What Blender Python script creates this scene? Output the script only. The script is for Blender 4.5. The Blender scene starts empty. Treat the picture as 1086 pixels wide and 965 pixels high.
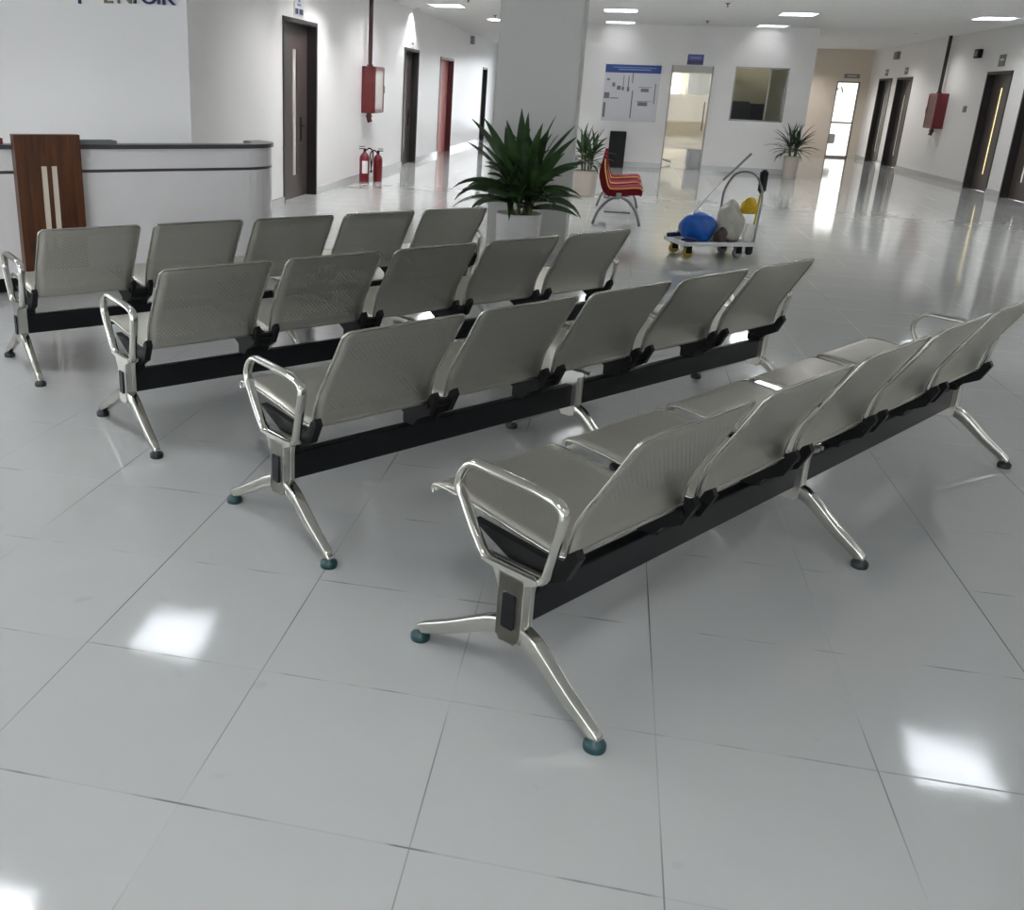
import bpy, bmesh, math, random
from mathutils import Vector, Matrix
PI = math.pi
scene = bpy.context.scene
COL = scene.collection

# ------------------------------------------------------------------ materials
def new_mat(name):
    m = bpy.data.materials.new(name); m.use_nodes = True
    nt = m.node_tree
    return m, nt, nt.nodes['Principled BSDF']
def lin(c):
    return tuple(((v/255)/12.92 if v/255 <= .04045 else ((v/255+.055)/1.055)**2.4) for v in c) + (1,)
def pmat(name, rgb, rough=.5, metal=0, var=.06, scale=6, bump=0, spec=None, alpha=None, trans=0):
    """procedural plain material with a little noise in the colour"""
    m, nt, b = new_mat(name)
    base = lin(rgb)
    n = nt.nodes.new('ShaderNodeTexNoise'); n.inputs['Scale'].default_value = scale; n.inputs['Detail'].default_value = 3
    tc = nt.nodes.new('ShaderNodeTexCoord'); nt.links.new(tc.outputs['Object'], n.inputs['Vector'])
    mx = nt.nodes.new('ShaderNodeMix'); mx.data_type = 'RGBA'
    mx.inputs['A'].default_value = tuple(v*(1-var) for v in base[:3])+(1,)
    mx.inputs['B'].default_value = tuple(min(1, v*(1+var)) for v in base[:3])+(1,)
    nt.links.new(n.outputs['Fac'], mx.inputs['Factor']); nt.links.new(mx.outputs['Result'], b.inputs['Base Color'])
    b.inputs['Roughness'].default_value = rough; b.inputs['Metallic'].default_value = metal
    if spec is not None: b.inputs['Specular IOR Level'].default_value = spec
    if trans: b.inputs['Transmission Weight'].default_value = trans
    if bump:
        bp = nt.nodes.new('ShaderNodeBump'); bp.inputs['Strength'].default_value = bump; bp.inputs['Distance'].default_value = .01
        nt.links.new(n.outputs['Fac'], bp.inputs['Height']); nt.links.new(bp.outputs['Normal'], b.inputs['Normal'])
    return m
def emis(name, rgb, strength):
    m, nt, b = new_mat(name)
    b.inputs['Base Color'].default_value = (.8, .8, .8, 1)
    b.inputs['Emission Color'].default_value = lin(rgb); b.inputs['Emission Strength'].default_value = strength
    return m

M = {}
M['wall'] = pmat('wall_paint', (234, 233, 232), .35, var=.015, scale=1.5)
M['ceiling'] = pmat('ceiling_paint', (230, 230, 228), .8, var=.01)
M['column'] = pmat('column_paint', (192, 192, 188), .4, var=.015, scale=1.5)
M['skirting'] = pmat('skirting_tile', (196, 197, 197), .12, var=.03)
M['chrome'] = pmat('polished_chrome', (205, 203, 196), .13, 1, var=.03, scale=20)
M['steel_edge'] = pmat('rolled_steel_edge', (176, 175, 166), .24, 1, var=.04, scale=20)
M['satin'] = pmat('satin_steel_casting', (206, 204, 197), .3, 1, var=.03, scale=20)
M['beam'] = pmat('black_beam_enamel', (11, 12, 15), .4, var=.1, spec=.3)
M['black'] = pmat('black_plastic', (8, 8, 9), .5, var=.1, spec=.25)
M['teal'] = pmat('teal_foot_rubber', (8, 52, 56), .4, var=.2, scale=60)
M['foot_black'] = pmat('black_foot_rubber', (22, 28, 28), .45, var=.2, scale=60)
M['door'] = pmat('dark_wenge_door', (66, 57, 56), .35, var=.12, scale=3)
M['door_right'] = pmat('dark_brown_door', (70, 61, 56), .35, var=.12, scale=3)
M['door_frame'] = pmat('dark_door_frame', (30, 24, 24), .4, var=.1)
M['red_door'] = pmat('red_door_paint', (212, 138, 132), .4, var=.05)
M['strip_glass'] = pmat('pale_vision_glass', (190, 186, 180), .1, var=.03)
M['red_metal'] = pmat('red_enamel', (108, 14, 24), .3, var=.08)
M['dark_red_metal'] = pmat('dark_red_enamel', (84, 14, 22), .35, var=.08)
M['pipe_red'] = pmat('dark_red_pipe_paint', (54, 22, 24), .4, var=.1)
M['pipe_black'] = pmat('black_pipe_paint', (26, 26, 28), .4, var=.1)
M['white_plastic'] = pmat('white_plastic', (224, 224, 224), .35, var=.02)
M['grey_plastic'] = pmat('grey_plastic', (120, 122, 124), .4, var=.05)
M['desk_body'] = pmat('desk_white_laminate', (232, 229, 229), .25, var=.02)
M['desk_trim'] = pmat('desk_dark_trim', (66, 64, 68), .3, var=.05)
M['plinth'] = pmat('desk_black_plinth', (12, 12, 14), .5, var=.05, spec=.25)
M['cream_metal'] = pmat('cream_slot_strip', (214, 206, 190), .3, var=.03)
M['navy'] = pmat('navy_letter_acrylic', (22, 26, 92), .3, var=.05)
M['beige'] = pmat('beige_letter_acrylic', (120, 114, 100), .4, var=.05)
M['blue_print'] = pmat('blue_print', (28, 62, 134), .4, var=.05)
M['pale_blue_print'] = pmat('pale_blue_print', (120, 146, 196), .4, var=.05)
M['board_white'] = pmat('board_white', (206, 206, 212), .25, var=.02)
M['grey_print'] = pmat('grey_print', (110, 112, 118), .5, var=.1)
M['violet_print'] = pmat('violet_print', (92, 88, 150), .45, var=.05)
M['pot_white'] = pmat('white_glazed_pot', (226, 224, 222), .18, var=.02)
M['pot_beige'] = pmat('beige_pot', (176, 168, 158), .35, var=.04)
M['soil'] = pmat('dark_potting_soil', (30, 26, 20), .95, var=.4, scale=40, bump=.6)
M['stem'] = pmat('green_brown_stem', (92, 100, 62), .7, var=.2, scale=20)
M['shell_red'] = pmat('maroon_seat_plastic', (106, 20, 32), .75, var=.05, spec=.15)
M['shell_yellow'] = pmat('yellow_seat_plastic', (226, 180, 96), .6, var=.04)
M['shell_pink'] = pmat('pale_orange_seat_plastic', (226, 160, 130), .35, var=.04)
M['dark_steel'] = pmat('grey_steel_tube', (120, 120, 122), .3, 1, var=.05)
M['trolley_grey'] = pmat('grey_trolley_deck', (150, 152, 156), .4, var=.06)
M['blue_plastic'] = pmat('blue_bag_plastic', (22, 92, 186), .3, var=.15, scale=14, bump=.5)
M['bag_grey'] = pmat('grey_bag_plastic', (176, 174, 164), .25, var=.2, scale=16, bump=.8)
M['brown_cloth'] = pmat('brown_cloth', (86, 70, 66), .8, var=.3, scale=25, bump=.6)
M['yellow_cloth'] = pmat('yellow_cloth', (196, 162, 30), .8, var=.2, scale=25, bump=.5)
M['yellow_paint'] = pmat('yellow_paint', (178, 160, 52), .4, var=.1)
M['navy_cloth'] = pmat('navy_cloth', (44, 50, 104), .7, var=.2, scale=25, bump=.5)
M['white_cloth'] = pmat('white_cloth', (222, 218, 214), .7, var=.05, scale=25, bump=.3)
M['yellow_wheel'] = pmat('yellow_wheel_plastic', (186, 158, 60), .4, var=.1)
M['olive_wall'] = pmat('olive_office_wall', (146, 146, 128), .6, var=.02)
M['cream_wall'] = pmat('cream_office_wall', (238, 233, 220), .6, var=.02)
M['beige_wall'] = pmat('beige_corridor_wall', (214, 202, 186), .5, var=.02)
M['office_floor'] = pmat('grey_office_floor', (150, 150, 146), .2, var=.03)
M['chair_dark'] = pmat('dark_office_fabric', (18, 20, 34), .7, var=.2)
M['red_item'] = pmat('dull_red_box_card', (120, 40, 44), .5, var=.1)
M['galv'] = pmat('aluminium_frame', (150, 148, 142), .35, .6, var=.04)

def wood_mat():
    m, nt, b = new_mat('brown_wood_veneer')
    tc = nt.nodes.new('ShaderNodeTexCoord'); mp = nt.nodes.new('ShaderNodeMapping')
    mp.inputs['Scale'].default_value = (14, 14, 1.2)
    nt.links.new(tc.outputs['Object'], mp.inputs['Vector'])
    n = nt.nodes.new('ShaderNodeTexNoise'); n.inputs['Scale'].default_value = 2.2; n.inputs['Detail'].default_value = 6
    nt.links.new(mp.outputs['Vector'], n.inputs['Vector'])
    r = nt.nodes.new('ShaderNodeValToRGB')
    r.color_ramp.elements[0].position = .3; r.color_ramp.elements[0].color = lin((50, 26, 14))
    r.color_ramp.elements[1].position = .75; r.color_ramp.elements[1].color = lin((100, 56, 27))
    nt.links.new(n.outputs['Fac'], r.inputs['Fac']); nt.links.new(r.outputs['Color'], b.inputs['Base Color'])
    b.inputs['Roughness'].default_value = .35
    return m
M['wood'] = wood_mat()

def leaf_mat(name, dark, light):
    m, nt, b = new_mat(name)
    tc = nt.nodes.new('ShaderNodeTexCoord')
    n = nt.nodes.new('ShaderNodeTexNoise'); n.inputs['Scale'].default_value = 7; n.inputs['Detail'].default_value = 4
    nt.links.new(tc.outputs['Object'], n.inputs['Vector'])
    r = nt.nodes.new('ShaderNodeValToRGB')
    r.color_ramp.elements[0].position = .3; r.color_ramp.elements[0].color = lin(dark)
    r.color_ramp.elements[1].position = .75; r.color_ramp.elements[1].color = lin(light)
    nt.links.new(n.outputs['Fac'], r.inputs['Fac']); nt.links.new(r.outputs['Color'], b.inputs['Base Color'])
    b.inputs['Roughness'].default_value = .38
    b.inputs['Subsurface Weight'].default_value = 0
    return m
M['leaf'] = leaf_mat('dracaena_leaf', (22, 42, 20), (62, 92, 46))
M['leaf_fine'] = leaf_mat('palm_leaf', (26, 42, 30), (66, 82, 54))

def floor_mat():
    m, nt, b = new_mat('polished_floor_tile')
    N = nt.nodes.new; L = nt.links.new
    geo = N('ShaderNodeNewGeometry'); sep = N('ShaderNodeSeparateXYZ'); L(geo.outputs['Position'], sep.inputs['Vector'])
    def math_(op, a, bv=None, c=None):
        n = N('ShaderNodeMath'); n.operation = op
        for i, v in enumerate((a, bv, c)):
            if v is None: continue
            if isinstance(v, (int, float)): n.inputs[i].default_value = v
            else: L(v, n.inputs[i])
        return n.outputs[0]
    T = .5
    gx = math_('DIVIDE', math_('ADD', sep.outputs['X'], .2619+50*T), T)
    gy = math_('DIVIDE', math_('ADD', sep.outputs['Y'], .0087+50*T), T)
    fx = math_('FRACT', gx); fy = math_('FRACT', gy)
    dx = math_('MULTIPLY', math_('MINIMUM', fx, math_('SUBTRACT', 1, fx)), T)
    dy = math_('MULTIPLY', math_('MINIMUM', fy, math_('SUBTRACT', 1, fy)), T)
    # grout: dirty in some stretches, nearly clean in others
    dn = N('ShaderNodeTexNoise'); dn.inputs['Scale'].default_value = 1.1; dn.inputs['Detail'].default_value = 2
    L(geo.outputs['Position'], dn.inputs['Vector'])
    dr = N('ShaderNodeMapRange'); L(dn.outputs['Fac'], dr.inputs['Value'])
    dr.inputs['From Min'].default_value = .40; dr.inputs['From Max'].default_value = .60
    dr.inputs['To Min'].default_value = .18; dr.inputs['To Max'].default_value = .95
    jx = math_('LESS_THAN', dx, .0017); jy = math_('LESS_THAN', dy, .0025)
    d2 = N('ShaderNodeTexNoise'); d2.inputs['Scale'].default_value = 5.5; d2.inputs['Detail'].default_value = 3
    L(geo.outputs['Position'], d2.inputs['Vector'])
    d3 = N('ShaderNodeMapRange'); L(d2.outputs['Fac'], d3.inputs['Value'])
    d3.inputs['From Min'].default_value = .47; d3.inputs['From Max'].default_value = .66
    d3.inputs['To Min'].default_value = .22; d3.inputs['To Max'].default_value = .75
    grout = math_('MAXIMUM', math_('MULTIPLY', jx, dr.outputs[0]), math_('MULTIPLY', jy, d3.outputs[0]))
    # faint cloud inside the tiles, and a slight tone per tile
    n1 = N('ShaderNodeTexNoise'); n1.inputs['Scale'].default_value = 2.2; n1.inputs['Detail'].default_value = 5; n1.inputs['Roughness'].default_value = .6
    L(geo.outputs['Position'], n1.inputs['Vector'])
    cmb = N('ShaderNodeCombineXYZ'); L(math_('FLOOR', gx), cmb.inputs[0]); L(math_('FLOOR', gy), cmb.inputs[1])
    wn = N('ShaderNodeTexWhiteNoise'); wn.noise_dimensions = '2D'; L(cmb.outputs[0], wn.inputs['Vector'])
    tone = math_('ADD', math_('MULTIPLY', n1.outputs['Fac'], .12), math_('MULTIPLY', wn.outputs['Value'], .035))
    mr = N('ShaderNodeMix'); mr.data_type = 'RGBA'; L(math_('MULTIPLY', tone, 4), mr.inputs['Factor'])
    mr.inputs['A'].default_value = lin((178, 180, 179)); mr.inputs['B'].default_value = lin((193, 195, 194))
    mg = N('ShaderNodeMix'); mg.data_type = 'RGBA'; L(grout, mg.inputs['Factor']); L(mr.outputs['Result'], mg.inputs['A'])
    mg.inputs['B'].default_value = lin((52, 54, 52))
    # a few scuffs
    sc = N('ShaderNodeTexNoise'); sc.inputs['Scale'].default_value = 9; sc.inputs['Detail'].default_value = 1
    L(geo.outputs['Position'], sc.inputs['Vector'])
    sr = N('ShaderNodeMapRange'); L(sc.outputs['Fac'], sr.inputs['Value'])
    sr.inputs['From Min'].default_value = .74; sr.inputs['From Max'].default_value = .80; sr.inputs['To Max'].default_value = .14
    ms = N('ShaderNodeMix'); ms.data_type = 'RGBA'; L(sr.outputs[0], ms.inputs['Factor']); L(mg.outputs['Result'], ms.inputs['A'])
    ms.inputs['B'].default_value = lin((120, 122, 120))
    L(ms.outputs['Result'], b.inputs['Base Color'])
    rr = N('ShaderNodeMapRange'); L(n1.outputs['Fac'], rr.inputs['Value'])
    rr.inputs['To Min'].default_value = .045; rr.inputs['To Max'].default_value = .10
    rg = math_('ADD', rr.outputs[0], math_('MULTIPLY', math_('MAXIMUM', jx, jy), .5))
    L(rg, b.inputs['Roughness'])
    b.inputs['IOR'].default_value = 1.55
    # slow waviness of the polished surface and of each tile's tilt
    n2 = N('ShaderNodeTexNoise'); n2.inputs['Scale'].default_value = 3.2; n2.inputs['Detail'].default_value = 1
    L(geo.outputs['Position'], n2.inputs['Vector'])
    bp = N('ShaderNodeBump'); bp.inputs['Strength'].default_value = .35; bp.inputs['Distance'].default_value = .004
    L(n2.outputs['Fac'], bp.inputs['Height']); L(bp.outputs['Normal'], b.inputs['Normal'])
    return m
M['floor'] = floor_mat()

def perforated(name, length, rgb=(199, 196, 187)):
    """brushed steel sheet with staggered round holes and a solid border; UVs are in metres"""
    m, nt, b = new_mat(name)
    N = nt.nodes.new; L = nt.links.new
    uv = N('ShaderNodeUVMap'); uv.uv_map = 'UVMap'
    sp = N('ShaderNodeSeparateXYZ'); L(uv.outputs[0], sp.inputs[0])
    a = .019; rad = .0029/a
    def lattice(off):
        mp = N('ShaderNodeVectorMath'); mp.operation = 'SCALE'; L(uv.outputs[0], mp.inputs[0]); mp.inputs['Scale'].default_value = 1/a
        ad = N('ShaderNodeVectorMath'); ad.operation = 'ADD'; L(mp.outputs[0], ad.inputs[0]); ad.inputs[1].default_value = (off, off, 0)
        fr = N('ShaderNodeVectorMath'); fr.operation = 'FRACTION'; L(ad.outputs[0], fr.inputs[0])
        sb = N('ShaderNodeVectorMath'); sb.operation = 'SUBTRACT'; L(fr.outputs[0], sb.inputs[0]); sb.inputs[1].default_value = (.5, .5, 0)
        ln = N('ShaderNodeVectorMath'); ln.operation = 'LENGTH'; L(sb.outputs[0], ln.inputs[0])
        return ln.outputs['Value']
    def m_(op, x, y):
        n = N('ShaderNodeMath'); n.operation = op
        for i, v in enumerate((x, y)):
            if isinstance(v, (int, float)): n.inputs[i].default_value = v
            else: L(v, n.inputs[i])
        return n.outputs[0]
    hole = m_('LESS_THAN', m_('MINIMUM', lattice(0), lattice(.5)), rad)
    for v, lo, hi in ((sp.outputs['X'], .045, .447), (sp.outputs['Y'], .04, length-.045)):
        hole = m_('MULTIPLY', hole, m_('GREATER_THAN', v, lo)); hole = m_('MULTIPLY', hole, m_('LESS_THAN', v, hi))
    n = N('ShaderNodeTexNoise'); n.inputs['Scale'].default_value = 1.0; n.inputs['Detail'].default_value = 3
    mp = N('ShaderNodeMapping'); mp.inputs['Scale'].default_value = (4, 140, 1); L(uv.outputs[0], mp.inputs['Vector']); L(mp.outputs[0], n.inputs['Vector'])
    mx = N('ShaderNodeMix'); mx.data_type = 'RGBA'; L(n.outputs['Fac'], mx.inputs['Factor'])
    c = lin(rgb)
    mx.inputs['A'].default_value = tuple(v*.92 for v in c[:3])+(1,); mx.inputs['B'].default_value = tuple(v*1.06 for v in c[:3])+(1,)
    L(mx.outputs['Result'], b.inputs['Base Color'])
    b.inputs['Metallic'].default_value = 1; b.inputs['Roughness'].default_value = .42
    inv = m_('SUBTRACT', 1.0, hole)
    L(inv, b.inputs['Alpha'])
    return m

def glass_mat(name, tint=(240, 240, 240), rough=0.0):
    m, nt, b = new_mat(name)
    N = nt.nodes.new; L = nt.links.new
    tr = N('ShaderNodeBsdfTransparent'); tr.inputs['Color'].default_value = lin(tint)
    gl = N('ShaderNodeBsdfGlossy'); gl.inputs['Roughness'].default_value = .03
    fr = N('ShaderNodeFresnel'); fr.inputs['IOR'].default_value = 1.45
    mix = N('ShaderNodeMixShader'); L(fr.outputs[0], mix.inputs[0]); L(tr.outputs[0], mix.inputs[1]); L(gl.outputs[0], mix.inputs[2])
    L(mix.outputs[0], nt.nodes['Material Output'].inputs['Surface'])
    return m
M['glass'] = glass_mat('clear_glass')
def frosted(name, rgb):
    m, nt, b = new_mat(name)
    N = nt.nodes.new; L = nt.links.new
    a = N('ShaderNodeBsdfTranslucent'); a.inputs['Color'].default_value = lin(rgb)
    d = N('ShaderNodeBsdfDiffuse'); d.inputs['Color'].default_value = lin(rgb)
    mix = N('ShaderNodeMixShader'); mix.inputs[0].default_value = .3; L(a.outputs[0], mix.inputs[1]); L(d.outputs[0], mix.inputs[2])
    L(mix.outputs[0], nt.nodes['Material Output'].inputs['Surface'])
    return m
M['frosted'] = frosted('frosted_film', (246, 242, 232))
M['blind'] = frosted('olive_blind', (190, 190, 168))

LAMP = 50.0
M['lamp'] = emis('lamp_tube_light', (250, 251, 252), LAMP)
M['lamp_soft'] = emis('lamp_tube_light_soft', (246, 250, 255), LAMP*.12)
M['lamp_dim'] = emis('lamp_tube_light_dim', (250, 250, 250), LAMP*.10)
M['lamp_fill_far'] = emis('fill_tube_light_far', (250, 250, 250), LAMP*1.0)
M['lamp_hall'] = emis('lamp_tube_light_hall', (250, 250, 250), LAMP*1.5)
M['daylight'] = emis('daylight_glow', (255, 250, 240), .5)
M['warm_strip'] = emis('lit_vision_strip', (255, 226, 150), .45)
M['pale_strip'] = emis('dim_lit_strip', (230, 226, 220), .12)
M['louvre'] = pmat('mirror_louvre', (226, 228, 230), .2, .8, var=.02)

# ------------------------------------------------------------------ mesh helpers
class MB:
    """collects shapes and links them as one mesh object"""
    def __init__(s): s.v = []; s.f = []; s.sm = []; s.uv = []; s.has_uv = False
    def add(s, verts, faces, smooth=False, uvs=None):
        o = len(s.v); s.v += [tuple(v) for v in verts]
        for i, f in enumerate(faces):
            s.f.append([o+k for k in f]); s.sm.append(smooth)
            if uvs is not None: s.uv.append([uvs[k] for k in f]); s.has_uv = True
            else: s.uv.append([(0, 0)]*len(f))
        return s
    def box(s, x0, x1, y0, y1, z0, z1, bev=0, mat=None):
        if x0 > x1: x0, x1 = x1, x0
        if y0 > y1: y0, y1 = y1, y0
        if z0 > z1: z0, z1 = z1, z0
        if bev:
            bm = bmesh.new(); bmesh.ops.create_cube(bm, size=1)
            for v in bm.verts: v.co = Vector(((x0+x1)/2+v.co.x*(x1-x0), (y0+y1)/2+v.co.y*(y1-y0), (z0+z1)/2+v.co.z*(z1-z0)))
            bmesh.ops.bevel(bm, geom=bm.edges[:], offset=bev, segments=2, affect='EDGES')
            bm.verts.index_update()
            V = [v.co.copy() for v in bm.verts]; F = [[v.index for v in f.verts] for f in bm.faces]; bm.free()
        else:
            V = [Vector(p) for p in ((x0,y0,z0),(x1,y0,z0),(x1,y1,z0),(x0,y1,z0),(x0,y0,z1),(x1,y0,z1),(x1,y1,z1),(x0,y1,z1))]
            F = [(0,3,2,1),(4,5,6,7),(0,1,5,4),(1,2,6,5),(2,3,7,6),(3,0,4,7)]
        if mat is not None: V = [mat @ v for v in V]
        return s.add(V, F, False)
    def loft(s, rings, closed=False, caps=True, smooth=True):
        n = len(rings[0]); V = [p for r in rings for p in r]; F = []
        m = len(rings)
        for i in range(m if closed else m-1):
            a = i*n; b = ((i+1) % m)*n
            for k in range(n): F.append((a+k, a+(k+1) % n, b+(k+1) % n, b+k))
        s.add(V, F, smooth)
        if caps and not closed:
            s.add(rings[0], [list(range(n))[::-1]], False); s.add(rings[-1], [list(range(n))], False)
        return s
    def tube(s, pts, r, n=10, closed=False, caps=True, flat=None):
        """sweep of a circle (or ellipse (ra, rb) with rb along 'flat') along points"""
        pts = [Vector(p) for p in pts]; m = len(pts); rings = []
        up = None
        for i, p in enumerate(pts):
            if closed: t = (pts[(i+1) % m]-pts[i-1]).normalized()
            else: t = ((pts[min(i+1, m-1)]-pts[max(i-1, 0)])).normalized()
            if flat is not None: bvec = Vector(flat)
            else:
                if up is None: up = Vector((0, 0, 1)) if abs(t.z) < .9 else Vector((1, 0, 0))
                bvec = up
            a = t.cross(bvec).normalized(); bb = a.cross(t).normalized()
            if flat is None: up = bb
            rr = r[i] if isinstance(r, list) else r
            ra, rb = rr if isinstance(rr, tuple) else (rr, rr)
            rings.append([p + a*math.cos(2*PI*k/n)*ra + bb*math.sin(2*PI*k/n)*rb for k in range(n)])
        return s.loft(rings, closed, caps)
    def lathe(s, prof, n=24, c=(0, 0, 0)):
        """prof: (r, z) list"""
        V = []; F = []
        for r, z in prof:
            for k in range(n): V.append((c[0]+r*math.cos(2*PI*k/n), c[1]+r*math.sin(2*PI*k/n), c[2]+z))
        for i in range(len(prof)-1):
            for k in range(n): F.append((i*n+k, i*n+(k+1) % n, (i+1)*n+(k+1) % n, (i+1)*n+k))
        s.add(V, F, True)
        for i, rev in ((0, True), (len(prof)-1, False)):
            if prof[i][0] > 1e-4:
                ring = V[i*n:(i+1)*n]; idx = list(range(n)); s.add(ring, [idx[::-1] if rev else idx], False)
        return s
    def prism(s, poly, axis, a0, a1, smooth=False):
        """polygon extruded along an axis; poly gives the other two coordinates in order"""
        def P(u, v, a): return {'x': (a, u, v), 'y': (u, a, v), 'z': (u, v, a)}[axis]
        n = len(poly); V = [P(u, v, a0) for u, v in poly]+[P(u, v, a1) for u, v in poly]
        s.add(V, [(k, (k+1) % n, n+(k+1) % n, n+k) for k in range(n)], smooth)
        s.add(V, [list(range(n))[::-1], [n+k for k in range(n)]], False)
        return s
    def mesh(s, name):
        me = bpy.data.meshes.new(name); me.from_pydata(s.v, [], s.f)
        me.polygons.foreach_set('use_smooth', s.sm)
        if s.has_uv:
            uvl = me.uv_layers.new(name='UVMap'); i = 0
            for loops in s.uv:
                for c in loops: uvl.data[i].uv = c; i += 1
        bm = bmesh.new(); bm.from_mesh(me); bmesh.ops.recalc_face_normals(bm, faces=bm.faces[:]); bm.to_mesh(me); bm.free()
        me.update(); return me
    def build(s, name, mat, parent=None):
        me = s.mesh(name); me.materials.append(mat)
        return link(name, me, parent)
def link(name, me, parent=None):
    o = bpy.data.objects.new(name, me); COL.objects.link(o)
    if parent: o.parent = parent
    return o
def tag(o, label=None, cat=None, group=None, kind=None):
    if label: o['label'] = label
    if cat: o['category'] = cat
    if group: o['group'] = group
    if kind: o['kind'] = kind
    return o
def thing(name, loc, rz, label, cat, group=None, kind=None):
    o = bpy.data.objects.new(name, None); COL.objects.link(o); o.empty_display_size = .1
    o.location = loc; o.rotation_euler = (0, 0, rz)
    return tag(o, label, cat, group, kind)
def copy_tree(src, loc, rz, label, group=None):
    r = src.copy(); COL.objects.link(r); r.location = loc; r.rotation_euler = (0, 0, rz); r['label'] = label
    if group: r['group'] = group
    for ch in list(src.children):
        c = ch.copy(); COL.objects.link(c); c.parent = r
        for g in list(ch.children):
            d = g.copy(); COL.objects.link(d); d.parent = c
    return r
def smooth_path(pts, sub=6, closed=False):
    """Catmull-Rom through points"""
    pts = [Vector(p) for p in pts]; out = []; m = len(pts)
    rng = range(m if closed else m-1)
    for i in rng:
        if closed: p0, p1, p2, p3 = pts[i-1], pts[i], pts[(i+1) % m], pts[(i+2) % m]
        else: p0, p1, p2, p3 = pts[max(i-1, 0)], pts[i], pts[i+1], pts[min(i+2, m-1)]
        for k in range(sub):
            t = k/sub
            out.append(.5*((2*p1)+(p2-p0)*t+(2*p0-5*p1+4*p2-p3)*t*t+(3*p1-p0-3*p2+p3)*t**3))
    if not closed: out.append(pts[-1])
    return out
def round_path(pts, rad, seg=6, closed=True):
    """polyline with circular-ish rounded corners"""
    pts = [Vector(p) for p in pts]; m = len(pts); out = []
    for i in range(m):
        if not closed and i in (0, m-1): out.append(pts[i]); continue
        p, a, b = pts[i], pts[i-1], pts[(i+1) % m]
        r = rad[i] if isinstance(rad, (list, tuple)) else rad
        r = min(r, (a-p).length*.48, (b-p).length*.48)
        q0 = p+(a-p).normalized()*r; q1 = p+(b-p).normalized()*r
        for k in range(seg+1):
            t = k/seg; out.append(q0*(1-t)**2+p*2*t*(1-t)+q1*t*t)
    return out
def rrect(cx, cy, w, h, r, axes, org, seg=3):
    """rounded rectangle ring in the plane of two axes"""
    A, B = Vector(axes[0]), Vector(axes[1]); out = []
    for sx, sy, a0 in ((1, 1, 0), (-1, 1, PI/2), (-1, -1, PI), (1, -1, 1.5*PI)):
        for k in range(seg+1):
            a = a0+PI/2*k/seg
            out.append(Vector(org)+A*(cx+sx*(w/2-r)+r*math.cos(a))+B*(cy+sy*(h/2-r)+r*math.sin(a)))
    return out

# ------------------------------------------------------------------ camera
cam = bpy.data.cameras.new('camera'); co = bpy.data.objects.new('camera', cam); COL.objects.link(co)
F, PITCH, ROLL, YAW = 1000.21, .333123, .0374970877, -.203465
CX, CY, HC = 427.818, 438.613, 1.45166
f0 = Vector((math.sin(YAW)*math.cos(PITCH), math.cos(YAW)*math.cos(PITCH), -math.sin(PITCH)))
r0 = Vector((math.cos(YAW), -math.sin(YAW), 0)); u0 = r0.cross(f0)
r_ = r0*math.cos(ROLL)+u0*math.sin(ROLL); u_ = -r0*math.sin(ROLL)+u0*math.cos(ROLL)
mw = Matrix((r_, u_, -f0)).transposed().to_4x4(); mw.translation = (0, 0, HC)
co.matrix_world = mw
cam.sensor_fit = 'HORIZONTAL'; cam.sensor_width = 36; cam.lens = F*36/1086
cam.shift_x = (543-CX)/1086; cam.shift_y = -(482.5-CY)/1086
cam.clip_start = .05; cam.clip_end = 200
scene.camera = co

# ------------------------------------------------------------------ room shell
CEIL = 2.85
def cells(a0, a1, b0, b1, holes):
    """rectangles that tile [a0,a1]x[b0,b1] minus the holes"""
    xs = sorted({a0, a1, *[h[0] for h in holes], *[h[1] for h in holes]}); out = []
    xs = [x for x in xs if a0 <= x <= a1]
    for p, q in zip(xs, xs[1:]):
        mid = (p+q)/2; cuts = sorted([(h[2], h[3]) for h in holes if h[0] < mid < h[1]]); z = b0
        for c, d in cuts:
            if c > z: out.append((p, q, z, c))
            z = max(z, d)
        if z < b1: out.append((p, q, z, b1))
    return out
def wall(name, axis, at, thick, a0, a1, holes=(), mat='wall', z1=CEIL):
    """wall whose room face is at 'at'; thick is signed towards the outside"""
    mb = MB()
    for p, q, c, d in cells(a0, a1, 0, z1, list(holes)):
        if axis == 'x': mb.box(at, at+thick, p, q, c, d)
        else: mb.box(p, q, at, at+thick, c, d)
    return tag(mb.build(name, M[mat]), kind='structure')
tag(MB().box(-9.2, 9.2, -6.2, 34, -.1, 0).build('floor', M['floor']), kind='structure')

D1, D2, D3, D4 = (11.45, 12.82, 0, 2.2), (18.23, 19.6, 0, 2.15), (22.0, 23.8, 0, 2.12), (28.9, 29.95, 0, 2.08)
wall('wall_left', 'x', -4.0, -.25, 9.05, 33, [D1, D2, D3, D4])
wall('wall_reception', 'y', 8.8, .25, -9, -4.0)
wall('wall_outer_left', 'x', -9, -.2, -6, 9.05, [(-4.5, -1.5, .3, 2.6), (-.5, 2.5, .3, 2.6), (3.6, 6.6, .3, 2.6)])
DA, DC, DB1, DB2 = (19.25, 20.5, 0, 2.1), (17.15, 18.6, 0, 2.12), (27.15, 28.43, 0, 2.1), (25.33, 26.68, 0, 2.1)
wall('wall_right', 'x', 6.6, .25, -6, 29.5, [DA, DC, DB1, DB2])
GD, WIN = (.97, 1.81, 0, 2.08), (2.24, 3.3, 1.03, 2.09)
wall('wall_back', 'y', 21.6, .2, -1.2, 3.75, [GD, WIN])
wall('wall_corridor_left', 'x', -1.2, .2, 21.8, 33)
wall('wall_corridor_right', 'x', 3.75, -.2, 21.8, 29.7)
EXD = (5.78, 6.38, 0, 2.03)
wall('wall_corridor_end', 'y', 29.5, .2, 3.75, 6.85, [EXD], 'beige_wall')
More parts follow.
